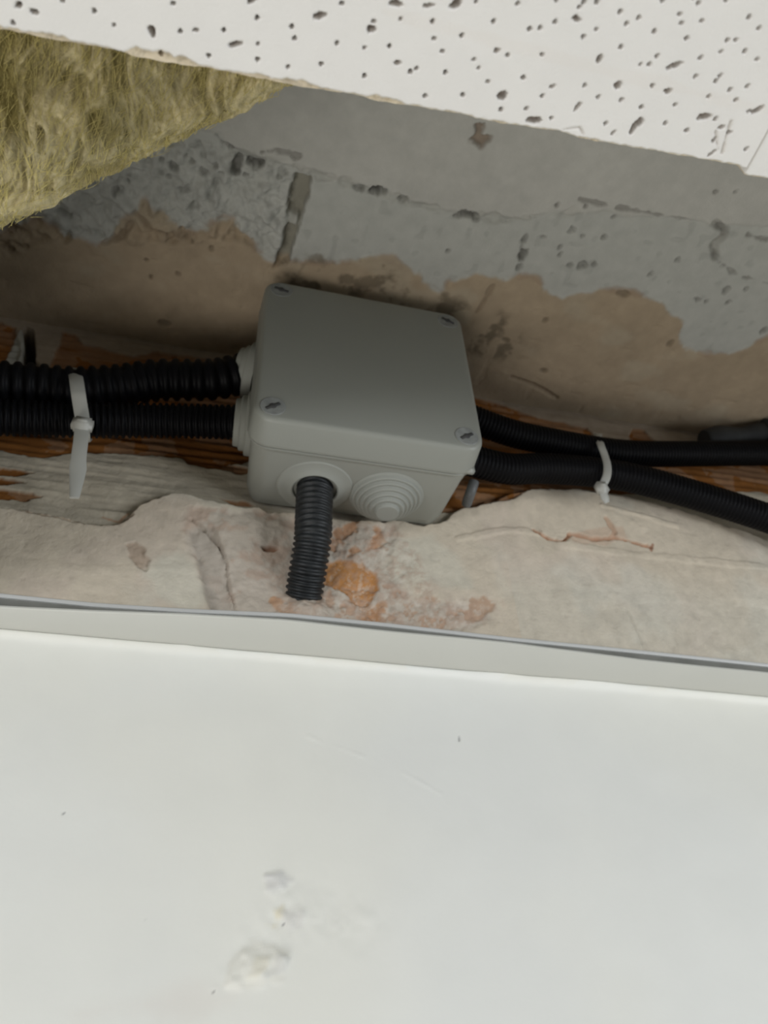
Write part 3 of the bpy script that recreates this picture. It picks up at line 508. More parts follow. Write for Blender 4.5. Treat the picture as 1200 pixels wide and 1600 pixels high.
H1 = [(-0.09309, -0.22238, 0.00035, 0.00032), (-0.08981, -0.22068, 0.00035, 0.00033), (-0.08151, -0.21759, 0.00036, 0.00034), (-0.07924, -0.22604, 0.00035, 0.00031), (-0.07794, -0.22178, 0.00036, 0.00033), (-0.07011, -0.22337, 0.00036, 0.00032), (-0.07276, -0.2185, 0.00036, 0.00034), (-0.06424, -0.22646, 0.00035, 0.00032), (-0.06375, -0.22219, 0.00036, 0.00033), (-0.06368, -0.21958, 0.00037, 0.00034), (-0.05783, -0.21933, 0.00037, 0.00034), (-0.05783, -0.22619, 0.00036, 0.00032), (-0.05716, -0.22437, 0.00036, 0.00033), (-0.05171, -0.22089, 0.00037, 0.00034), (-0.04933, -0.23153, 0.00035, 0.00031), (-0.04923, -0.22499, 0.00036, 0.00033), (-0.04401, -0.22511, 0.00037, 0.00033), (-0.04314, -0.22024, 0.00038, 0.00035), (-0.04309, -0.22979, 0.00036, 0.00032), (-0.10756, -0.21787, 0.00035, 0.00033), (-0.09846, -0.22303, 0.00034, 0.00032), (-0.03829, -0.23109, 0.00036, 0.00032), (-0.03941, -0.22622, 0.00037, 0.00033), (-0.03457, -0.22254, 0.00038, 0.00035), (-0.03359, -0.2233, 0.00038, 0.00035), (-0.03149, -0.22898, 0.00037, 0.00033), (-0.03235, -0.23169, 0.00036, 0.00032), (-0.02928, -0.22716, 0.00037, 0.00034), (-0.02781, -0.22364, 0.00038, 0.00035), (-0.03072, -0.21871, 0.00039, 0.00036), (-0.02634, -0.23046, 0.00037, 0.00033), (-0.02344, -0.2202, 0.00039, 0.00037), (-0.02299, -0.22688, 0.00038, 0.00034), (-0.02165, -0.22557, 0.00038, 0.00035), (-0.01922, -0.22354, 0.00038, 0.00036), (-0.02116, -0.23384, 0.00036, 0.00032), (-0.01677, -0.22874, 0.00038, 0.00034), (-0.015, -0.21892, 0.00039, 0.00038), (-0.01766, -0.23738, 0.00036, 0.00031), (-0.01253, -0.22539, 0.00038, 0.00036), (-0.01412, -0.23378, 0.00037, 0.00033), (-0.01229, -0.23433, 0.00037, 0.00033), (-0.00979, -0.23581, 0.00037, 0.00033), (-0.01023, -0.23004, 0.00038, 0.00035), (-0.00765, -0.2229, 0.00039, 0.00037), (-0.01002, -0.22, 0.00039, 0.00038), (-0.00434, -0.21905, 0.0004, 0.00039), (-0.00625, -0.2389, 0.00036, 0.00032), (-0.0036, -0.23438, 0.00037, 0.00034), (-0.00168, -0.23599, 0.00037, 0.00033), (-4e-05, -0.22626, 0.00039, 0.00037), (0.00355, -0.22466, 0.00039, 0.00038), (0.00715, -0.22013, 0.0004, 0.0004), (0.0016, -0.23954, 0.00037, 0.00033), (0.0042, -0.23401, 0.00038, 0.00035), (0.00541, -0.23923, 0.00037, 0.00033), (0.0094, -0.23768, 0.00037, 0.00034), (0.00357, -0.23787, 0.00037, 0.00033), (0.00829, -0.22501, 0.0004, 0.00038), (0.00932, -0.23185, 0.00038, 0.00036), (0.01094, -0.23214, 0.00038, 0.00036), (0.01182, -0.2338, 0.00038, 0.00036), (0.01295, -0.22441, 0.0004, 0.00039), (0.01338, -0.22861, 0.00039, 0.00038), (0.01923, -0.22227, 0.00041, 0.0004), (0.01965, -0.2261, 0.0004, 0.00039), (0.01283, -0.24117, 0.00037, 0.00033), (0.01387, -0.23991, 0.00037, 0.00034), (0.01606, -0.23773, 0.00038, 0.00035), (0.01545, -0.2435, 0.00037, 0.00033), (0.01748, -0.24095, 0.00037, 0.00034), (0.02041, -0.23501, 0.00038, 0.00036), (0.02103, -0.23178, 0.00039, 0.00037), (0.02549, -0.2287, 0.0004, 0.00039), (0.0244, -0.22175, 0.00041, 0.00041), (0.02553, -0.23169, 0.00039, 0.00038), (0.0259, -0.23278, 0.00039, 0.00038), (0.02383, -0.23672, 0.00038, 0.00036), (0.02393, -0.23882, 0.00038, 0.00035), (0.02565, -0.23914, 0.00038, 0.00036), (0.02601, -0.2431, 0.00037, 0.00034), (0.02883, -0.24177, 0.00038, 0.00035), (0.02836, -0.23765, 0.00038, 0.00036), (0.03141, -0.2292, 0.0004, 0.0004), (0.03236, -0.23195, 0.0004, 0.00039), (0.02912, -0.2307, 0.0004, 0.00039), (0.02918, -0.225, 0.00041, 0.00041), (0.03107, -0.22094, 0.00042, 0.00042), (0.03351, -0.2229, 0.00041, 0.00042), (0.03525, -0.22756, 0.00041, 0.00041), (0.03889, -0.22042, 0.00042, 0.00044), (-0.02528, -0.2363, 0.00036, 0.00031), (0.03157, -0.23679, 0.00039, 0.00037), (-0.01076, -0.23922, 0.00036, 0.00031), (0.02033, -0.24492, 0.00037, 0.00033), (0.00859, -0.24266, 0.00036, 0.00032), (-0.1062, -0.22085, 0.00075, 0.0005), (-0.10357, -0.22026, 0.00075, 0.0004), (-0.083, -0.22091, 0.00055, 0.00092), (-0.06796, -0.22137, 0.00124, 0.00047), (-0.0529, -0.2289, 0.00122, 0.00049), (-0.04332, -0.22841, 0.00079, 0.00061), (-0.07524, -0.22233, 0.00056, 0.0003), (-0.06546, -0.22903, 0.00087, 0.00029), (-0.03948, -0.23333, 0.00111, 0.00048), (-0.03354, -0.23411, 0.00111, 0.00029), (-0.02892, -0.23516, 0.00112, 0.00058), (-0.00597, -0.23694, 0.00103, 0.00041), (-0.01905, -0.22907, 0.00058, 0.00042), (-0.03715, -0.22369, 0.0007, 0.00037), (-0.01542, -0.22151, 0.00134, 0.00081), (-0.00755, -0.21803, 0.00162, 0.00073), (0.00012, -0.22231, 0.00111, 0.00048), (0.00098, -0.23138, 0.00048, 0.00066), (-0.0062, -0.22498, 0.00061, 0.00034), (0.0065, -0.22749, 0.00061, 0.0007), (0.01603, -0.23282, 0.00157, 0.00051), (0.01694, -0.22828, 0.00086, 0.00054), (0.01368, -0.2209, 0.00076, 0.00189), (0.02645, -0.22484, 0.00152, 0.0007), (0.03689, -0.22823, 0.00139, 0.00057), (0.03196, -0.2181, 0.00105, 0.00041), (0.00936, -0.21863, 0.00064, 0.00032), (0.03126, -0.22362, 0.00064, 0.00039), (-0.03459, -0.25406, 0.0004, 0.0004), (-0.07725, -0.24912, 0.0004, 0.0004), (0.02157, -0.25876, 0.0004, 0.0004), (-0.10439, -0.24153, 0.0004, 0.0004), (-0.11655, -0.24737, 0.0004, 0.0004), (-0.1201, -0.24777, 0.0004, 0.0004), (-0.01845, -0.24331, 0.0004, 0.0004), (-0.014, -0.25112, 0.0004, 0.0004), (-0.12106, -0.25032, 0.0004, 0.0004), (-0.08244, -0.24673, 0.0004, 0.0004), (-0.07846, -0.25368, 0.0004, 0.0004), (-0.0527, -0.24027, 0.0004, 0.0004), (-0.0356, -0.25586, 0.0004, 0.0004), (-0.07471, -0.2419, 0.0004, 0.0004), (-0.06132, -0.25976, 0.0004, 0.0004), (0.03521, -0.25316, 0.0004, 0.0004), (0.0232, -0.2575, 0.0004, 0.0004), (-0.06295, -0.23866, 0.0004, 0.0004), (-0.01774, -0.2503, 0.0004, 0.0004), (-0.06565, -0.24198, 0.0004, 0.0004), (-0.05827, -0.24808, 0.0004, 0.0004), (-0.08081, -0.24365, 0.0004, 0.0004), (-0.04987, -0.25787, 0.0004, 0.0004), (-0.02877, -0.24344, 0.0004, 0.0004), (-0.07937, -0.24772, 0.0004, 0.0004), (-0.09128, -0.24139, 0.0004, 0.0004), (-0.04062, -0.23853, 0.0004, 0.0004), (-0.04562, -0.24541, 0.0004, 0.0004), (-0.00884, -0.25502, 0.0004, 0.0004), (-0.01156, -0.25358, 0.0004, 0.0004), (-0.06367, -0.25306, 0.0004, 0.0004), (-0.06922, -0.25067, 0.0004, 0.0004), (-0.07152, -0.24748, 0.0004, 0.0004), (-0.1149, -0.24242, 0.0004, 0.0004), (-0.0115, -0.25261, 0.0004, 0.0004), (-0.00617, -0.24823, 0.0004, 0.0004), (-0.02706, -0.23803, 0.0004, 0.0004), (-0.11309, -0.24133, 0.0004, 0.0004), (-0.10007, -0.23885, 0.0004, 0.0004), (-0.10378, -0.25018, 0.0004, 0.0004), (-0.09417, -0.26015, 0.0004, 0.0004), (-0.01312, -0.24988, 0.0004, 0.0004), (-0.00892, -0.24295, 0.0004, 0.0004), (0.02712, -0.25733, 0.0004, 0.0004), (-0.00578, -0.24836, 0.0004, 0.0004), (0.01323, -0.25497, 0.0004, 0.0004), (-0.01661, -0.2592, 0.0004, 0.0004), (-0.02099, -0.2455, 0.0004, 0.0004), (-0.03425, -0.24126, 0.0004, 0.0004), (-0.09347, -0.25449, 0.0004, 0.0004), (0.00384, -0.26065, 0.0004, 0.0004), (0.01468, -0.24994, 0.0004, 0.0004), (-0.11026, -0.24857, 0.0004, 0.0004), (0.02732, -0.25604, 0.0004, 0.0004), (-0.04537, -0.24773, 0.0004, 0.0004), (-0.08922, -0.24078, 0.0004, 0.0004), (-0.11291, -0.25866, 0.0004, 0.0004), (-0.01992, -0.23994, 0.0004, 0.0004), (-0.05702, -0.23758, 0.0004, 0.0004), (-0.09063, -0.25462, 0.0004, 0.0004), (-0.01812, -0.24833, 0.0004, 0.0004), (-0.0799, -0.25266, 0.0004, 0.0004), (-0.11349, -0.2378, 0.0004, 0.0004), (-0.1114, -0.26034, 0.0004, 0.0004), (-0.03624, -0.25729, 0.0004, 0.0004), (-0.09709, -0.24286, 0.0004, 0.0004), (-0.01141, -0.25874, 0.0004, 0.0004), (-0.06908, -0.23797, 0.0004, 0.0004), (-0.00335, -0.2403, 0.0004, 0.0004), (-0.01092, -0.25739, 0.0004, 0.0004), (-0.00564, -0.24533, 0.0004, 0.0004), (-0.00572, -0.23984, 0.0004, 0.0004), (-0.07349, -0.24684, 0.0004, 0.0004), (0.01947, -0.25633, 0.0004, 0.0004), (-0.09136, -0.24237, 0.0004, 0.0004), (0.01089, -0.26048, 0.0004, 0.0004), (-0.01029, -0.24841, 0.0004, 0.0004), (-0.07788, -0.25719, 0.0004, 0.0004), (-0.08955, -0.25715, 0.0004, 0.0004), (0.01425, -0.24422, 0.0004, 0.0004), (-0.07915, -0.24712, 0.0004, 0.0004), (-0.03645, -0.23874, 0.0004, 0.0004), (0.01238, -0.24972, 0.0004, 0.0004), (0.00221, -0.24212, 0.0004, 0.0004)]
B1 = [0, 0, 0, 0, 0, 0, 0, 0, 0, 0, 0, 0, 0, 0, 0, 0, 0, 0, 0, 0, 0, 0, 0, 0, 0, 0, 0, 0, 0, 0, 0, 0, 0, 0, 0, 0, 0, 0, 0, 0, 0, 0, 0, 0, 0, 0, 0, 0, 0, 0, 0, 0, 0, 0, 0, 0, 0, 0, 0, 0, 0, 0, 0, 0, 0, 0, 0, 0, 0, 0, 0, 0, 0, 0, 0, 0, 0, 0, 0, 0, 0, 0, 0, 0, 0, 0, 0, 0, 0, 0, 0, 0, 0, 0, 0, 0, -0.35, 0.112, -0.439, -0.402, -0.357, -0.45, -0.27, -0.439, -0.095, -0.27, -0.641, 0.23, -0.462, -0.088, -0.273, -0.082, -1.183, 0.077, -0.472, -0.372, -0.476, -0.088, 0.332, -0.275, -0.679, -1.029, -0.968, -0.275, 0, 0, 0, 0, 0, 0, 0, 0, 0, 0, 0, 0, 0, 0, 0, 0, 0, 0, 0, 0, 0, 0, 0, 0, 0, 0, 0, 0, 0, 0, 0, 0, 0, 0, 0, 0, 0, 0, 0, 0, 0, 0, 0, 0, 0, 0, 0, 0, 0, 0, 0, 0, 0, 0, 0, 0, 0, 0, 0, 0, 0, 0, 0, 0, 0, 0, 0, 0, 0, 0, 0, 0, 0, 0, 0, 0, 0, 0, 0, 0, 0, 0, 0, 0]
build_tile('ceiling_tile', PIV[0] - 0.60, PIV[0], PIV[1] - 0.60, PIV[1], (-0.125, PIV[0]), (PIV[1] - 0.045, PIV[1]), H1, B1, ANG, PIV,
           'white perforated ceiling tile with crumbled edge, large one filling the top with rock wool above it', 400)
H2 = [(0.15519, -0.2489, 0.0004, 0.0004), (0.08426, -0.25719, 0.0004, 0.0004), (0.125, -0.25266, 0.0004, 0.0004), (0.05033, -0.21969, 0.0004, 0.0004), (0.12982, -0.23015, 0.0004, 0.0004), (0.10406, -0.22392, 0.0004, 0.0004), (0.15663, -0.23847, 0.0004, 0.0004), (0.13965, -0.22046, 0.0004, 0.0004), (0.09974, -0.21997, 0.0004, 0.0004), (0.14595, -0.23608, 0.0004, 0.0004), (0.05296, -0.22057, 0.0004, 0.0004), (0.10657, -0.22053, 0.0004, 0.0004), (0.0661, -0.23568, 0.0004, 0.0004), (0.10189, -0.24185, 0.0004, 0.0004), (0.11588, -0.23301, 0.0004, 0.0004), (0.11568, -0.22396, 0.0004, 0.0004), (0.07655, -0.2509, 0.0004, 0.0004), (0.0626, -0.22673, 0.0004, 0.0004), (0.07285, -0.23749, 0.0004, 0.0004), (0.09776, -0.22418, 0.0004, 0.0004), (0.12261, -0.25075, 0.0004, 0.0004), (0.11106, -0.24653, 0.0004, 0.0004), (0.08972, -0.2193, 0.0004, 0.0004), (0.09524, -0.23298, 0.0004, 0.0004), (0.1132, -0.22299, 0.0004, 0.0004), (0.07111, -0.25157, 0.0004, 0.0004), (0.07528, -0.23459, 0.0004, 0.0004), (0.15185, -0.22893, 0.0004, 0.0004), (0.06171, -0.24684, 0.0004, 0.0004), (0.10979, -0.24304, 0.0004, 0.0004), (0.04994, -0.23488, 0.0004, 0.0004), (0.04563, -0.22771, 0.0004, 0.0004), (0.12564, -0.21994, 0.0004, 0.0004), (0.07874, -0.25885, 0.0004, 0.0004), (0.15587, -0.23759, 0.0004, 0.0004), (0.12902, -0.24392, 0.0004, 0.0004), (0.09824, -0.25335, 0.0004, 0.0004), (0.06481, -0.25215, 0.0004, 0.0004), (0.04994, -0.25376, 0.0004, 0.0004), (0.12221, -0.23608, 0.0004, 0.0004), (0.12171, -0.23669, 0.0004, 0.0004), (0.13407, -0.22212, 0.0004, 0.0004), (0.10308, -0.25395, 0.0004, 0.0004), (0.15088, -0.22661, 0.0004, 0.0004), (0.07387, -0.25532, 0.0004, 0.0004), (0.08454, -0.21974, 0.0004, 0.0004), (0.12664, -0.23476, 0.0004, 0.0004), (0.12897, -0.23739, 0.0004, 0.0004), (0.10221, -0.23489, 0.0004, 0.0004), (0.07826, -0.25518, 0.0004, 0.0004), (0.12139, -0.25048, 0.0004, 0.0004), (0.14726, -0.22786, 0.0004, 0.0004), (0.15001, -0.25358, 0.0004, 0.0004), (0.10284, -0.2412, 0.0004, 0.0004), (0.05825, -0.24936, 0.0004, 0.0004), (0.06489, -0.23977, 0.0004, 0.0004), (0.05956, -0.22041, 0.0004, 0.0004), (0.11458, -0.23798, 0.0004, 0.0004), (0.12207, -0.25057, 0.0004, 0.0004), (0.15717, -0.22088, 0.0004, 0.0004), (0.1171, -0.24159, 0.0004, 0.0004), (0.11932, -0.24017, 0.0004, 0.0004), (0.10869, -0.25383, 0.0004, 0.0004), (0.09668, -0.23982, 0.0004, 0.0004), (0.12392, -0.22111, 0.0004, 0.0004), (0.09439, -0.22164, 0.0004, 0.0004), (0.06086, -0.21744, 0.0004, 0.0004), (0.06905, -0.22645, 0.0004, 0.0004), (0.104, -0.2413, 0.0004, 0.0004), (0.13908, -0.23779, 0.0004, 0.0004), (0.14677, -0.23394, 0.0004, 0.0004), (0.13003, -0.24057, 0.0004, 0.0004), (0.11626, -0.22871, 0.0004, 0.0004), (0.15203, -0.24968, 0.0004, 0.0004), (0.06174, -0.23992, 0.0004, 0.0004), (0.15867, -0.21941, 0.0004, 0.0004), (0.07967, -0.24847, 0.0004, 0.0004), (0.04963, -0.24871, 0.0004, 0.0004), (0.11052, -0.24808, 0.0004, 0.0004), (0.10794, -0.25681, 0.0004, 0.0004), (0.08464, -0.24148, 0.0004, 0.0004), (0.05094, -0.2406, 0.0004, 0.0004), (0.09296, -0.25865, 0.0004, 0.0004), (0.15295, -0.22316, 0.0004, 0.0004), (0.04989, -0.22242, 0.0004, 0.0004), (0.06712, -0.24785, 0.0004, 0.0004), (0.10716, -0.23982, 0.0004, 0.0004), (0.0981, -0.21763, 0.0004, 0.0004), (0.08989, -0.25931, 0.0004, 0.0004), (0.13866, -0.24141, 0.0004, 0.0004), (0.06754, -0.25601, 0.0004, 0.0004), (0.0935, -0.24336, 0.0004, 0.0004), (0.0683, -0.23113, 0.0004, 0.0004), (0.08447, -0.23393, 0.0004, 0.0004), (0.04768, -0.24509, 0.0004, 0.0004), (0.06453, -0.24269, 0.0004, 0.0004), (0.11578, -0.24666, 0.0004, 0.0004), (0.07843, -0.22962, 0.0004, 0.0004), (0.13128, -0.23366, 0.0004, 0.0004), (0.06253, -0.25537, 0.0004, 0.0004), (0.04664, -0.25458, 0.0004, 0.0004), (0.07846, -0.23339, 0.0004, 0.0004), (0.15668, -0.23569, 0.0004, 0.0004), (0.12676, -0.23467, 0.0004, 0.0004), (0.14929, -0.24757, 0.0004, 0.0004), (0.09995, -0.22089, 0.0004, 0.0004), (0.0866, -0.23796, 0.0004, 0.0004), (0.07751, -0.23981, 0.0004, 0.0004), (0.06905, -0.23811, 0.0004, 0.0004), (0.10534, -0.24563, 0.0004, 0.0004), (0.13012, -0.24801, 0.0004, 0.0004), (0.0935, -0.2365, 0.0004, 0.0004), (0.14473, -0.23259, 0.0004, 0.0004), (0.12928, -0.2591, 0.0004, 0.0004), (0.15057, -0.24042, 0.0004, 0.0004), (0.07993, -0.24349, 0.0004, 0.0004), (0.12316, -0.23948, 0.0004, 0.0004), (0.08407, -0.23648, 0.0004, 0.0004), (0.05447, -0.22959, 0.0004, 0.0004), (0.06166, -0.24534, 0.0004, 0.0004), (0.1545, -0.22396, 0.0004, 0.0004), (0.04837, -0.24849, 0.0004, 0.0004), (0.08552, -0.2386, 0.0004, 0.0004), (0.05211, -0.22482, 0.0004, 0.0004), (0.12443, -0.24277, 0.0004, 0.0004), (0.14244, -0.2578, 0.0004, 0.0004), (0.08614, -0.2434, 0.0004, 0.0004), (0.09618, -0.23859, 0.0004, 0.0004), (0.08978, -0.2584, 0.0004, 0.0004), (0.11624, -0.22331, 0.0004, 0.0004), (0.12469, -0.25791, 0.0004, 0.0004), (0.14716, -0.24079, 0.0004, 0.0004), (0.04682, -0.25119, 0.0004, 0.0004), (0.15138, -0.24818, 0.0004, 0.0004), (0.09405, -0.23335, 0.0004, 0.0004), (0.13003, -0.22188, 0.0004, 0.0004), (0.1346, -0.2383, 0.0004, 0.0004), (0.05314, -0.25192, 0.0004, 0.0004), (0.0898, -0.22184, 0.0004, 0.0004), (0.06496, -0.25345, 0.0004, 0.0004), (0.06484, -0.25029, 0.0004, 0.0004), (0.13682, -0.22099, 0.0004, 0.0004), (0.09478, -0.25041, 0.0004, 0.0004), (0.10101, -0.25372, 0.0004, 0.0004), (0.08843, -0.24374, 0.0004, 0.0004), (0.06949, -0.25273, 0.0004, 0.0004), (0.14083, -0.24112, 0.0004, 0.0004), (0.08198, -0.23195, 0.0004, 0.0004), (0.11294, -0.22275, 0.0004, 0.0004)]
B2 = [0, 0, 0, 0, 0, 0, 0, 0, 0, 0, 0, 0, 0, 0, 0, 0, 0, 0, 0, 0, 0, 0, 0, 0, 0, 0, 0, 0, 0, 0, 0, 0, 0, 0, 0, 0, 0, 0, 0, 0, 0, 0, 0, 0, 0, 0, 0, 0, 0, 0, 0, 0, 0, 0, 0, 0, 0, 0, 0, 0, 0, 0, 0, 0, 0, 0, 0, 0, 0, 0, 0, 0, 0, 0, 0, 0, 0, 0, 0, 0, 0, 0, 0, 0, 0, 0, 0, 0, 0, 0, 0, 0, 0, 0, 0, 0, 0, 0, 0, 0, 0, 0, 0, 0, 0, 0, 0, 0, 0, 0, 0, 0, 0, 0, 0, 0, 0, 0, 0, 0, 0, 0, 0, 0, 0, 0, 0, 0, 0, 0, 0, 0, 0, 0, 0, 0, 0, 0, 0, 0, 0, 0, 0, 0, 0, 0, 0, 0, 0]
build_tile('ceiling_tile', PIV[0] + 0.0006, PIV[0] + 0.60, PIV[1] - 0.5985, PIV[1] + 0.0015, (PIV[0] + 0.0006, PIV[0] + 0.12), (PIV[1] - 0.045, PIV[1] + 0.0015), H2, B2, ANG, PIV,
           'white perforated ceiling tile, only its corner showing right of the crack at the picture edge', 500, 0.0004)

# ------------------------------------------------------------------ rock wool batt lying on the tile
def build_wool():
    A = np.array([-0.12057, -0.15273]); B = np.array([-0.05031, -0.20607])
    L = np.linalg.norm(B - A); e1 = (B - A) / L; e2 = np.array((-e1[1], e1[0]))
    if e2[1] > 0: e2 = -e2
    s = axis(-0.21, L + 0.06, -0.004, L, 0.00035, 0.02); t = axis(0, 0.22, 0, 0.075, 0.00035, 0.02)
    S, T = np.meshgrid(s, t, indexing='ij')
    a = math.radians(38)
    U = S * math.cos(a) + T * math.sin(a); V = -S * math.sin(a) + T * math.cos(a)
    wx = 0.004 * fbm(S, T, 0.02, 601, 2); wy = 0.006 * fbm(S, T, 0.016, 602, 2)
    strand = fbm((U + wx) * 0.22, V + wy, 0.0017, 603, 4, 0.6)
    clump = fbm((U + wx) * 0.5, V + wy, 0.010, 604, 3)
    H = 0.0021 * strand + 0.0028 * clump + 0.0015 * np.abs(fbm(S, T, 0.012, 605, 3))
    H = H * sstep(0.0, 0.006, T + 0.002)
    edge = 0.0022 * fbm(S, T * 0, 0.010, 606, 4, 0.6)
    T2 = T + edge * (1 - sstep(0, 0.01, T))
    rnd = 0.004 * (1 - sstep(0, 0.008, T)) ** 2
    Zz = 0.0210 - np.clip(H, -0.005, 0.0045) + rnd
    XY = A + S[..., None] * e1 + T2[..., None] * e2
    k = sstep(-0.45, 0.55, 0.8 * clump + 0.9 * strand)
    C = mix(np.zeros(S.shape + (3,)) + np.array((0.20, 0.165, 0.060)), k, (0.49, 0.42, 0.24))
    g = sstep(0.0, 0.5, fbm(S, T, 0.02, 607, 3)); C = mix(C, 0.5 * g, (0.31, 0.285, 0.18))
    C = mix(C, 0.35 * (1 - sstep(0, 0.010, T)), (0.50, 0.44, 0.26))
    P = np.concatenate([XY, Zz[..., None]], -1)
    root = empty('insulation_batt', (float(A[0]), float(A[1]), 0.016))
    o = grid_mesh('batt_body', P - np.array((A[0], A[1], 0.016)), C, M['wool'], root, thick=(0, 0, 0.060), flip=False)
    bm = bmesh.new(); bm.from_mesh(o.data); bmesh.ops.recalc_face_normals(bm, faces=bm.faces); bm.to_mesh(o.data); bm.free()
    # loose fibres
    rs = np.random.RandomState(9); V_ = []; F_ = []
    d1 = np.array((math.cos(a), math.sin(a)))     # strand direction in (s,t)
    for q in range(5200):
        ss = rs.uniform(-0.004, L + 0.004); tt = rs.uniform(0, 1) ** 1.25 * 0.07 - 0.0004
        ln = rs.uniform(0.002, 0.009); ang = a + rs.normal(0, 0.40)
        curl = rs.normal(0, 70)
        i = min(len(s) - 1, np.searchsorted(s, ss)); j = min(len(t) - 1, np.searchsorted(t, max(tt, 0)))
        z0 = Zz[i, j] - rs.uniform(0.0, 0.0010); w0 = rs.uniform(0.00003, 0.00009)
        n = 6; p = []; cs, ct = ss, tt; zz = z0; dz = rs.normal(0, 0.05)
        for m_ in range(n):
            p.append((cs, ct, zz)); cs += math.cos(ang) * ln / n; ct -= -math.sin(ang) * ln / n; ang += curl * ln / n; zz += dz * ln / n
        for m_, (u_, v_, z_) in enumerate(p):
            if v_ < -0.0015: v_ = -0.0015
            c = A + u_ * e1 + v_ * e2; w_ = w0 * (1 - 0.7 * m_ / n)
            nx, ny = -math.sin(ang), math.cos(ang); nn = nx * e1 + ny * e2
            b0 = len(V_)
            V_ += [(c[0] + nn[0] * w_ - A[0], c[1] + nn[1] * w_ - A[1], z_ - 0.016), (c[0] - nn[0] * w_ - A[0], c[1] - nn[1] * w_ - A[1], z_ - 0.016), (c[0] - A[0], c[1] - A[1], z_ - w_ * 1.6 - 0.016)]
            if m_ < n - 1:
                for h in range(3): F_.append((b0 + h, b0 + (h + 1) % 3, b0 + 3 + (h + 1) % 3, b0 + 3 + h))
    f = mesh_from('loose_fibre', V_, F_, M['fibre'], root); tag(f, kind='stuff')
    tag(root, 'olive yellow rock wool insulation slab lying above the perforated ceiling tile', 'insulation')
build_wool()

# ------------------------------------------------------------------ junction box
BX, BZ = 0.0, 0.1278
def rr(hw, r, n=8):
    pts = []
    for cx, cz, a0 in ((hw - r, hw - r, 0), (-hw + r, hw - r, 90), (-hw + r, -hw + r, 180), (hw - r, -hw + r, 270)):
        for k in range(n + 1):
            a = math.radians(a0 + 90 * k / n); pts.append((cx + r * math.cos(a), cz + r * math.sin(a)))
    return pts
def loft(name, rings, mat, parent, cap0=True, cap1=True, ang=32):
    """rings: (half width, corner radius, y)"""
    V = []; F = []; n = None
    for hw, r, y in rings:
        p = rr(hw, r); n = len(p); V += [(x, y, z) for x, z in p]
    for i in range(len(rings) - 1):
        for j in range(n): F.append((i * n + j, i * n + (j + 1) % n, (i + 1) * n + (j + 1) % n, (i + 1) * n + j))
    if cap0: F.append(tuple(range(n)))
    if cap1: F.append(tuple((len(rings) - 1) * n + j for j in range(n)))
    return autosmooth(mesh_from(name, V, F, mat, parent), ang)
box = empty('junction_box', (BX, 0, BZ))
tag(box, 'square light grey plastic junction box with stepped rubber grommets, fixed to the brick wall', 'junction box')
YF = -0.0538; YS = -0.0382
loft('enclosure', [(0.0460, 0.007, 0.0030), (0.0468, 0.008, -0.0002), (0.0475, 0.0085, -0.002), (0.0495, 0.009, YS + 0.0030), (0.0506, 0.009, YS + 0.0018), (0.0507, 0.009, YS + 0.0009), (0.0503, 0.009, YS + 0.0005), (0.0485, 0.0085, YS + 0.0004), (0.0485, 0.0085, YS - 0.0006)], M['grey_plastic'], box)
lid = loft('lid', [(0.0490, 0.0085, YS - 0.0004), (0.0512, 0.0095, YS - 0.0004), (0.0514, 0.0095, YS - 0.0010), (0.0512, 0.0093, YS - 0.002), (0.0504, 0.0085, YF + 0.0022), (0.0499, 0.0080, YF + 0.0009), (0.0490, 0.0072, YF + 0.0002), (0.0480, 0.0064, YF)], M['grey_plastic'], box, ang=60)
# lug at the lower right corner of the lid
bm = bmesh.new()
bmesh.ops.create_cube(bm, size=1, matrix=Matrix.Translation((0.0479, YS - 0.0012, -0.0479)) @ Matrix.Diagonal((0.0046, 0.0030, 0.0046, 1)))
bmesh.ops.bevel(bm, geom=bm.edges[:], offset=0.0006, segments=3, affect='EDGES')
me = bpy.data.meshes.new('lug'); bm.to_mesh(me); bm.free(); lug = link('lug', me, M['grey_plastic'], box)
def ringlathe(name, prof, mat, parent, origin, ax, n=40, ang=30, up=None):
    """prof: (radius, distance along ax)"""
    ax = Vector(ax).normalized(); u = ax.orthogonal().normalized(); v = ax.cross(u)
    V = []; F = []
    for r, h in prof:
        for k in range(n):
            a = 2 * math.pi * k / n
            V.append(Vector(origin) + ax * h + (u * math.cos(a) + v * math.sin(a)) * r)
    for i in range(len(prof) - 1):
        for k in range(n): F.append((i * n + k, i * n + (k + 1) % n, (i + 1) * n + (k + 1) % n, (i + 1) * n + k))
    if prof[0][0] > 1e-6: F.append(tuple(range(n)))
    F.append(tuple((len(prof) - 1) * n + k for k in range(n)))
    return autosmooth(mesh_from(name, V, F, mat, parent), ang)
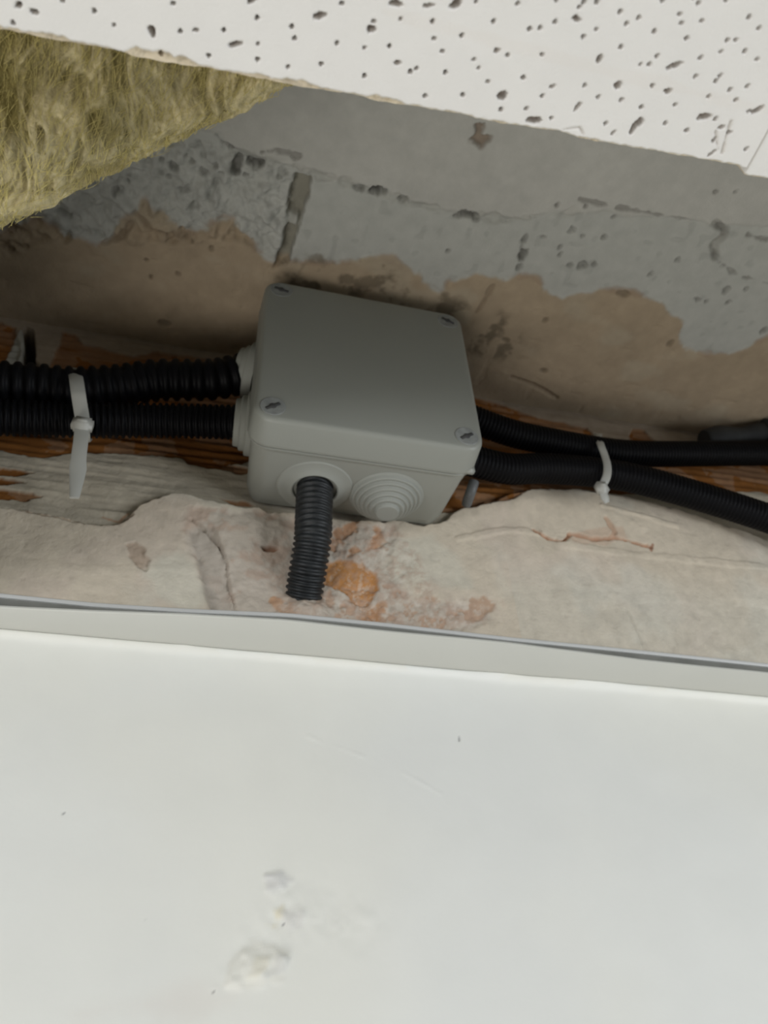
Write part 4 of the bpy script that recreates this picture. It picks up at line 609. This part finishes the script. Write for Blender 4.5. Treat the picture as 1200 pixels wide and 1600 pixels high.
# lid screws: sunken collar and slotted head
for sx, sz, rot in ((-1, 1, 15), (1, 1, 30), (-1, -1, -38), (1, -1, -35)):
    cx, cz = sx * 0.0425, sz * 0.0425
    s = ringlathe('screw', [(0.0054, 0), (0.0054, 0.00035), (0.0051, 0.00050), (0.0046, 0.00050), (0.0036, 0.00040), (0.0008, 0.00038)], M['screw_head'], box, (cx, YF + 0.0001, cz), (0, -1, 0), ang=25)
    bm = bmesh.new(); bmesh.ops.create_cube(bm, size=1, matrix=Matrix.Translation((cx, YF - 0.00030, cz)) @ Matrix.Rotation(math.radians(rot), 4, 'Y') @ Matrix.Diagonal((0.0072, 0.0006, 0.0017, 1)))
    bmesh.ops.bevel(bm, geom=bm.edges[:], offset=0.0002, segments=2, affect='EDGES')
    bmesh.ops.create_cone(bm, cap_ends=True, segments=24, radius1=0.0016, radius2=0.0013, depth=0.0005, matrix=Matrix.Translation((cx, YF - 0.0004, cz)) @ Matrix.Rotation(math.radians(90), 4, 'X'))
    me = bpy.data.meshes.new('slot'); bm.to_mesh(me); bm.free(); sl = link('slot', me, M['recess'], s); tag(sl, 'dark slot')  # slot is a raised dark bar, not cut in
def grommet(origin, ax, hole, label=None, tilt=0.0):
    steps = [0.0162, 0.0142, 0.0122, 0.0102, 0.0082, 0.0058]
    prof = [(0.0172, -0.0006), (0.0172, 0.0006), (0.0166, 0.0011)]
    if hole:
        prof += [(0.0140, 0.0013), (0.0120, 0.0022), (0.0107, 0.0030), (0.0101, 0.0028), (0.0098, 0.0010)]
    else:
        h = 0.0012
        for r in steps: prof += [(r, h), (r - 0.0004, h + 0.0013), (r - 0.0009, h + 0.0017)]; h += 0.0015
        prof += [(0.0003, h + 0.0002)]
    o = ringlathe('grommet', prof, M['grey_rubber'], box, origin, ax, 48, 28)
    if label: tag(o, label)
G1 = (-0.01779, -0.01526)
G2 = (0.01577, -0.01488)
zb = lambda y: -(0.0475 + (0.0494 - 0.0475) * (-0.002 - y) / 0.0362) 
bn = (0, 0.0525, -1)
grommet((G1[0], G1[1], zb(G1[1]) + 0.0003), bn, True, 'grommet cut open around the drop conduit')
grommet((G2[0], G2[1], zb(G2[1]) + 0.0003), bn, False, 'uncut stepped grommet with rings')
for sx in (-1, 1):
    for dz in ((0.0205, -0.0165) if sx < 0 else (0.0180, -0.0190)):
        xg = -0.0512 if (sx < 0 and dz > 0) else (-0.0495 if sx < 0 else 0.0480)
        ax = (sx, 0.05, 0.20 if (sx < 0 and dz > 0) else 0.0)
        o = ringlathe('grommet', [(0.0152, -0.003), (0.0152, 0.0012), (0.0146, 0.0018), (0.0130, 0.0020), (0.0130, 0.0040), (0.0124, 0.0045), (0.0114, 0.0048), (0.0112, 0.0068), (0.0106, 0.0072), (0.0099, 0.0070)], M['grey_rubber'], box, (xg, -0.0180, dz), ax, 40, 28)

# ------------------------------------------------------------------ corrugated conduits
def catmull(pts, step):
    P = [Vector(p) for p in pts]; P = [P[0] * 2 - P[1]] + P + [P[-1] * 2 - P[-2]]
    out = []
    for i in range(1, len(P) - 2):
        for k in range(40):
            t = k / 40; a, b, c, d = P[i - 1:i + 3]
            out.append(0.5 * ((2 * b) + (c - a) * t + (2 * a - 5 * b + 4 * c - d) * t * t + (3 * b - a - 3 * c + d) * t ** 3))
    out.append(P[-2])
    res = [out[0]]; acc = 0; 
    for a, b in zip(out, out[1:]):
        L = (b - a).length
        while acc + L >= step:
            f = (step - acc) / L; a = a.lerp(b, f); res.append(a.copy()); L = (b - a).length; acc = 0
        acc += L
    return res
def conduit(pts, label, mat='conduit', r=0.0103, pitch=0.0028, depth=0.0012, n=24, name='corrugated_conduit', group='black corrugated conduits at the junction box'):
    st = pitch / 8; path = catmull(pts, st); org = path[0].copy()
    V = []; F = []; nrm = None
    prof = [0, 0, -0.35, -1, -1, -1, -0.35, 0]
    for i, p in enumerate(path):
        t = (path[min(i + 1, len(path) - 1)] - path[max(i - 1, 0)]).normalized()
        nrm = t.orthogonal().normalized() if nrm is None else (nrm - t * nrm.dot(t)).normalized()
        b = t.cross(nrm); rad = r + depth * prof[i % 8]
        for k in range(n):
            a = 2 * math.pi * k / n; V.append(p - org + (nrm * math.cos(a) + b * math.sin(a)) * rad)
    for i in range(len(path) - 1):
        for k in range(n): F.append((i * n + k, i * n + (k + 1) % n, (i + 1) * n + (k + 1) % n, (i + 1) * n + k))
    F.append(tuple(range(n))[::-1]); F.append(tuple((len(path) - 1) * n + k for k in range(n)))
    o = mesh_from(name, V, F, M[mat]); o.location = org
    me = o.data; bm = bmesh.new(); bm.from_mesh(me); bmesh.ops.recalc_face_normals(bm, faces=bm.faces); bm.to_mesh(me); bm.free()
    tag(o, label, 'conduit', group); return o
conduit([(-0.04, -0.018, 0.1478), (-0.052, -0.018, 0.1483), (-0.07009, -0.0165, 0.14022), (-0.09374, -0.0145, 0.13615), (-0.11165, -0.0135, 0.12861), (-0.129, -0.0135, 0.12249), (-0.14782, -0.0135, 0.12008), (-0.16866, -0.0135, 0.11755), (-0.1918, -0.0135, 0.11652), (-0.4, -0.0135, 0.15), (-0.62, -0.0135, 0.15)], 'upper black corrugated conduit entering the left side of the grey box', pitch=0.0054, depth=0.0016)
conduit([(-0.04, -0.018, 0.1113), (-0.052, -0.018, 0.1113), (-0.06719, -0.015, 0.11205), (-0.09016, -0.012, 0.11103), (-0.10806, -0.0115, 0.10756), (-0.12537, -0.0115, 0.10411), (-0.14085, -0.0115, 0.10106), (-0.15589, -0.012, 0.09837), (-0.17508, -0.0125, 0.0943), (-0.18667, -0.0125, 0.09167), (-0.4, -0.0125, 0.12), (-0.62, -0.0125, 0.118)], 'lower black corrugated conduit entering the left side of the grey box', r=0.0082)
conduit([(0.04, -0.018, 0.1458), (0.052, -0.018, 0.1443), (0.08452, -0.0135, 0.13993), (0.10744, -0.0115, 0.13994), (0.14295, -0.0095, 0.1413), (0.16724, -0.0095, 0.1437), (0.2111, -0.0095, 0.15257), (0.25807, -0.0095, 0.16206), (0.32206, -0.0095, 0.17102), (0.45, -0.0095, 0.176), (0.66, -0.0095, 0.174)], 'upper black corrugated conduit leaving the right side of the grey box, running level', pitch=0.0021, depth=0.0008, r=0.0075)
conduit([(0.04, -0.018, 0.1088), (0.052, -0.018, 0.1098), (0.0798, -0.014, 0.11097), (0.10287, -0.012, 0.11734), (0.13351, -0.011, 0.12136), (0.15938, -0.0115, 0.12009), (0.19557, -0.012, 0.11301), (0.23138, -0.0125, 0.10388), (0.27734, -0.013, 0.08995), (0.42, -0.013, 0.085), (0.66, -0.011, 0.05)], 'lower black corrugated conduit leaving the right side of the box, bending down to the right', pitch=0.0022, depth=0.0008, r=0.0081)
conduit([(-0.01779, -0.01526, 0.0928), (-0.01779, -0.01526, 0.0788), (-0.0176, -0.01226, 0.06305), (-0.01732, -0.0098, 0.05413), (-0.01774, -0.0035, 0.04476), (-0.01807, 0.0035, 0.03773), (-0.01848, 0.01, 0.03034), (-0.01869, 0.016, 0.02266)], 'short dusty black corrugated conduit dropping from the box bottom into the plaster', 'dusty', pitch=0.0027, depth=0.0010, r=0.0084)

def tube(name, pts, r, mat, label, cat, group=None, n=20, caps=0.0006):
    path = catmull(pts, 0.001); org = path[0].copy(); V = []; F = []; nrm = None; m = len(path)
    for i, p in enumerate(path):
        t = (path[min(i + 1, m - 1)] - path[max(i - 1, 0)]).normalized()
        nrm = t.orthogonal().normalized() if nrm is None else (nrm - t * nrm.dot(t)).normalized()
        b = t.cross(nrm); rad = (r if not callable(r) else r(i / (m - 1))) * (0.93 if i in (0, m - 1) else 1)
        for k in range(n):
            a = 2 * math.pi * k / n; V.append(p - org + (nrm * math.cos(a) + b * math.sin(a)) * rad)
    for i in range(m - 1):
        for k in range(n): F.append((i * n + k, i * n + (k + 1) % n, (i + 1) * n + (k + 1) % n, (i + 1) * n + k))
    F.append(tuple(range(n))); F.append(tuple((m - 1) * n + k for k in range(n)))
    o = mesh_from(name, V, F, M[mat]); o.location = org; autosmooth(o, 40); tag(o, label, cat, group); return o
tube('cable_sleeve', [(0.22119, -0.004, 0.1716), (0.23957, -0.006, 0.17681), (0.26106, -0.0075, 0.18214), (0.27454, -0.008, 0.1822)], lambda f: 0.0064 + 0.0012 * math.sin(f * 9) * (f < 0.8) + (0.0035 if f > 0.82 else 0), 'sleeve', 'dark grey sleeve end above the upper right conduit near the picture edge', 'cable sleeve')
tube('pipe_stub', [(0.06332, -0.01, 0.1027), (0.06165, -0.007, 0.09731), (0.0618, 0.001, 0.0958)], 0.0026, 'screw', 'small grey stub sticking out of the plaster behind the box lower right corner', 'pipe stub')

# ------------------------------------------------------------------ cable ties
def tie(name, loop, tail, head, w, label, head_ax):
    root = empty(name, tuple(head))
    org = Vector(head)
    def ribbon(nm, pts, widths, closed=False, th=0.0012):
        path = catmull(pts, 0.0012); V = []; F = []; m = len(path)
        for i, p in enumerate(path):
            a, b = path[max(i - 1, 0)], path[min(i + 1, m - 1)]
            t = (b - a).normalized()
            side = Vector((1, 0, 0)); side = (side - t * side.dot(t)).normalized(); nn = t.cross(side)
            ww = float(np.interp(i / (m - 1), [q[0] for q in widths], [q[1] for q in widths])) / 2
            for sx, sn in ((-1, -0.35), (-0.8, -1), (0.8, -1), (1, -0.35), (1, 0.35), (0.8, 1), (-0.8, 1), (-1, 0.35)):
                V.append(p - org + side * ww * sx + nn * th / 2 * sn)
        for i in range(m - 1):
            for k in range(8): F.append((i * 8 + k, i * 8 + (k + 1) % 8, (i + 1) * 8 + (k + 1) % 8, (i + 1) * 8 + k))
        F.append(tuple(range(8))); F.append(tuple((m - 1) * 8 + k for k in range(8)))
        return autosmooth(mesh_from(nm, V, F, M['tie'], root), 50)
    ribbon('strap', loop, [(0, w), (1, w)])
    if tail: ribbon('tail', tail, [(0, w * 0.95), (0.50, w), (0.62, w * 1.12), (1, w * 0.62)])
    bm = bmesh.new()
    bmesh.ops.create_cube(bm, size=1, matrix=Matrix.Rotation(head_ax, 4, 'Y') @ Matrix.Diagonal((w * 1.42, 0.0052, 0.0070, 1)))
    bmesh.ops.bevel(bm, geom=bm.edges[:], offset=0.0012, segments=3, affect='EDGES')
    me = bpy.data.meshes.new('head'); bm.to_mesh(me); bm.free(); h = link('head', me, M['tie'], root)
    bm = bmesh.new(); bmesh.ops.create_cube(bm, size=1, matrix=Matrix.Translation((0, -0.0026, 0.0005)) @ Matrix.Rotation(head_ax, 4, 'Y') @ Matrix.Diagonal((w * 0.72, 0.0006, 0.0022, 1)))
    bmesh.ops.bevel(bm, geom=bm.edges[:], offset=0.0002, segments=2, affect='EDGES')
    me = bpy.data.meshes.new('pawl'); bm.to_mesh(me); bm.free(); link('pawl', me, M['tie'], h)
    tag(root, label, 'cable tie', 'white cable ties around the conduits')
tie('cable_tie', [(-0.13527, -0.0012, 0.14184), (-0.13527, -0.0045, 0.14584), (-0.13154, -0.016, 0.1313), (-0.1275, -0.025, 0.11598), (-0.12474, -0.0262, 0.10654), (-0.12292, -0.024, 0.10102), (-0.12118, -0.0222, 0.09594), (-0.11986, -0.0215, 0.09048), (-0.1198, -0.0195, 0.08979), (-0.12028, -0.012, 0.09225), (-0.12179, -0.0035, 0.09985), (-0.12179, -0.0012, 0.10385)], [(-0.11968, -0.024, 0.08866), (-0.11822, -0.024, 0.07878), (-0.11736, -0.023, 0.07051), (-0.1164, -0.0215, 0.06299), (-0.11511, -0.0205, 0.05043)], (-0.11948, -0.0238, 0.08892), 0.0060,
    'white nylon cable tie with a long hanging tail, left of the box around two conduits', math.radians(4))
tie('cable_tie', [(0.1485, -0.0008, 0.1576), (0.1485, -0.0035, 0.1616), (0.14162, -0.012, 0.14868), (0.13699, -0.018, 0.13551), (0.137, -0.0184, 0.1273), (0.13591, -0.0192, 0.1187), (0.13354, -0.0192, 0.11085), (0.13138, -0.017, 0.10659), (0.13402, -0.011, 0.10984), (0.13907, -0.003, 0.11756), (0.13907, -0.0008, 0.12156)], [(0.12931, -0.018, 0.10173), (0.13054, -0.0165, 0.09801), (0.132, -0.015, 0.09522)], (0.12954, -0.0175, 0.10311), 0.0044,
    'white nylon cable tie with a short cut tail, right of the box around two conduits', math.radians(-12))

# ------------------------------------------------------------------ rest of the suspended ceiling, out of frame, added to keep the void dark
def plate(name, x0, x1, y0, y1, z0, z1):
    bm = bmesh.new(); bmesh.ops.create_cube(bm, size=1, matrix=Matrix.Translation(((x0 + x1) / 2, (y0 + y1) / 2, (z0 + z1) / 2)) @ Matrix.Diagonal((x1 - x0, y1 - y0, z1 - z0, 1)))
    me = bpy.data.meshes.new(name); bm.to_mesh(me); bm.free(); o = link(name, me, M['enamel'], smooth=False); tag(o, kind='structure')
plate('left_shade_plate', -0.85, -0.178, -0.215, -0.0205, 0.0015, 0.016)  # left plate reaches inward to block light from the left corner
plate('right_shade_plate', 0.68, 0.90, -0.85, -0.026, 0.0015, 0.012)
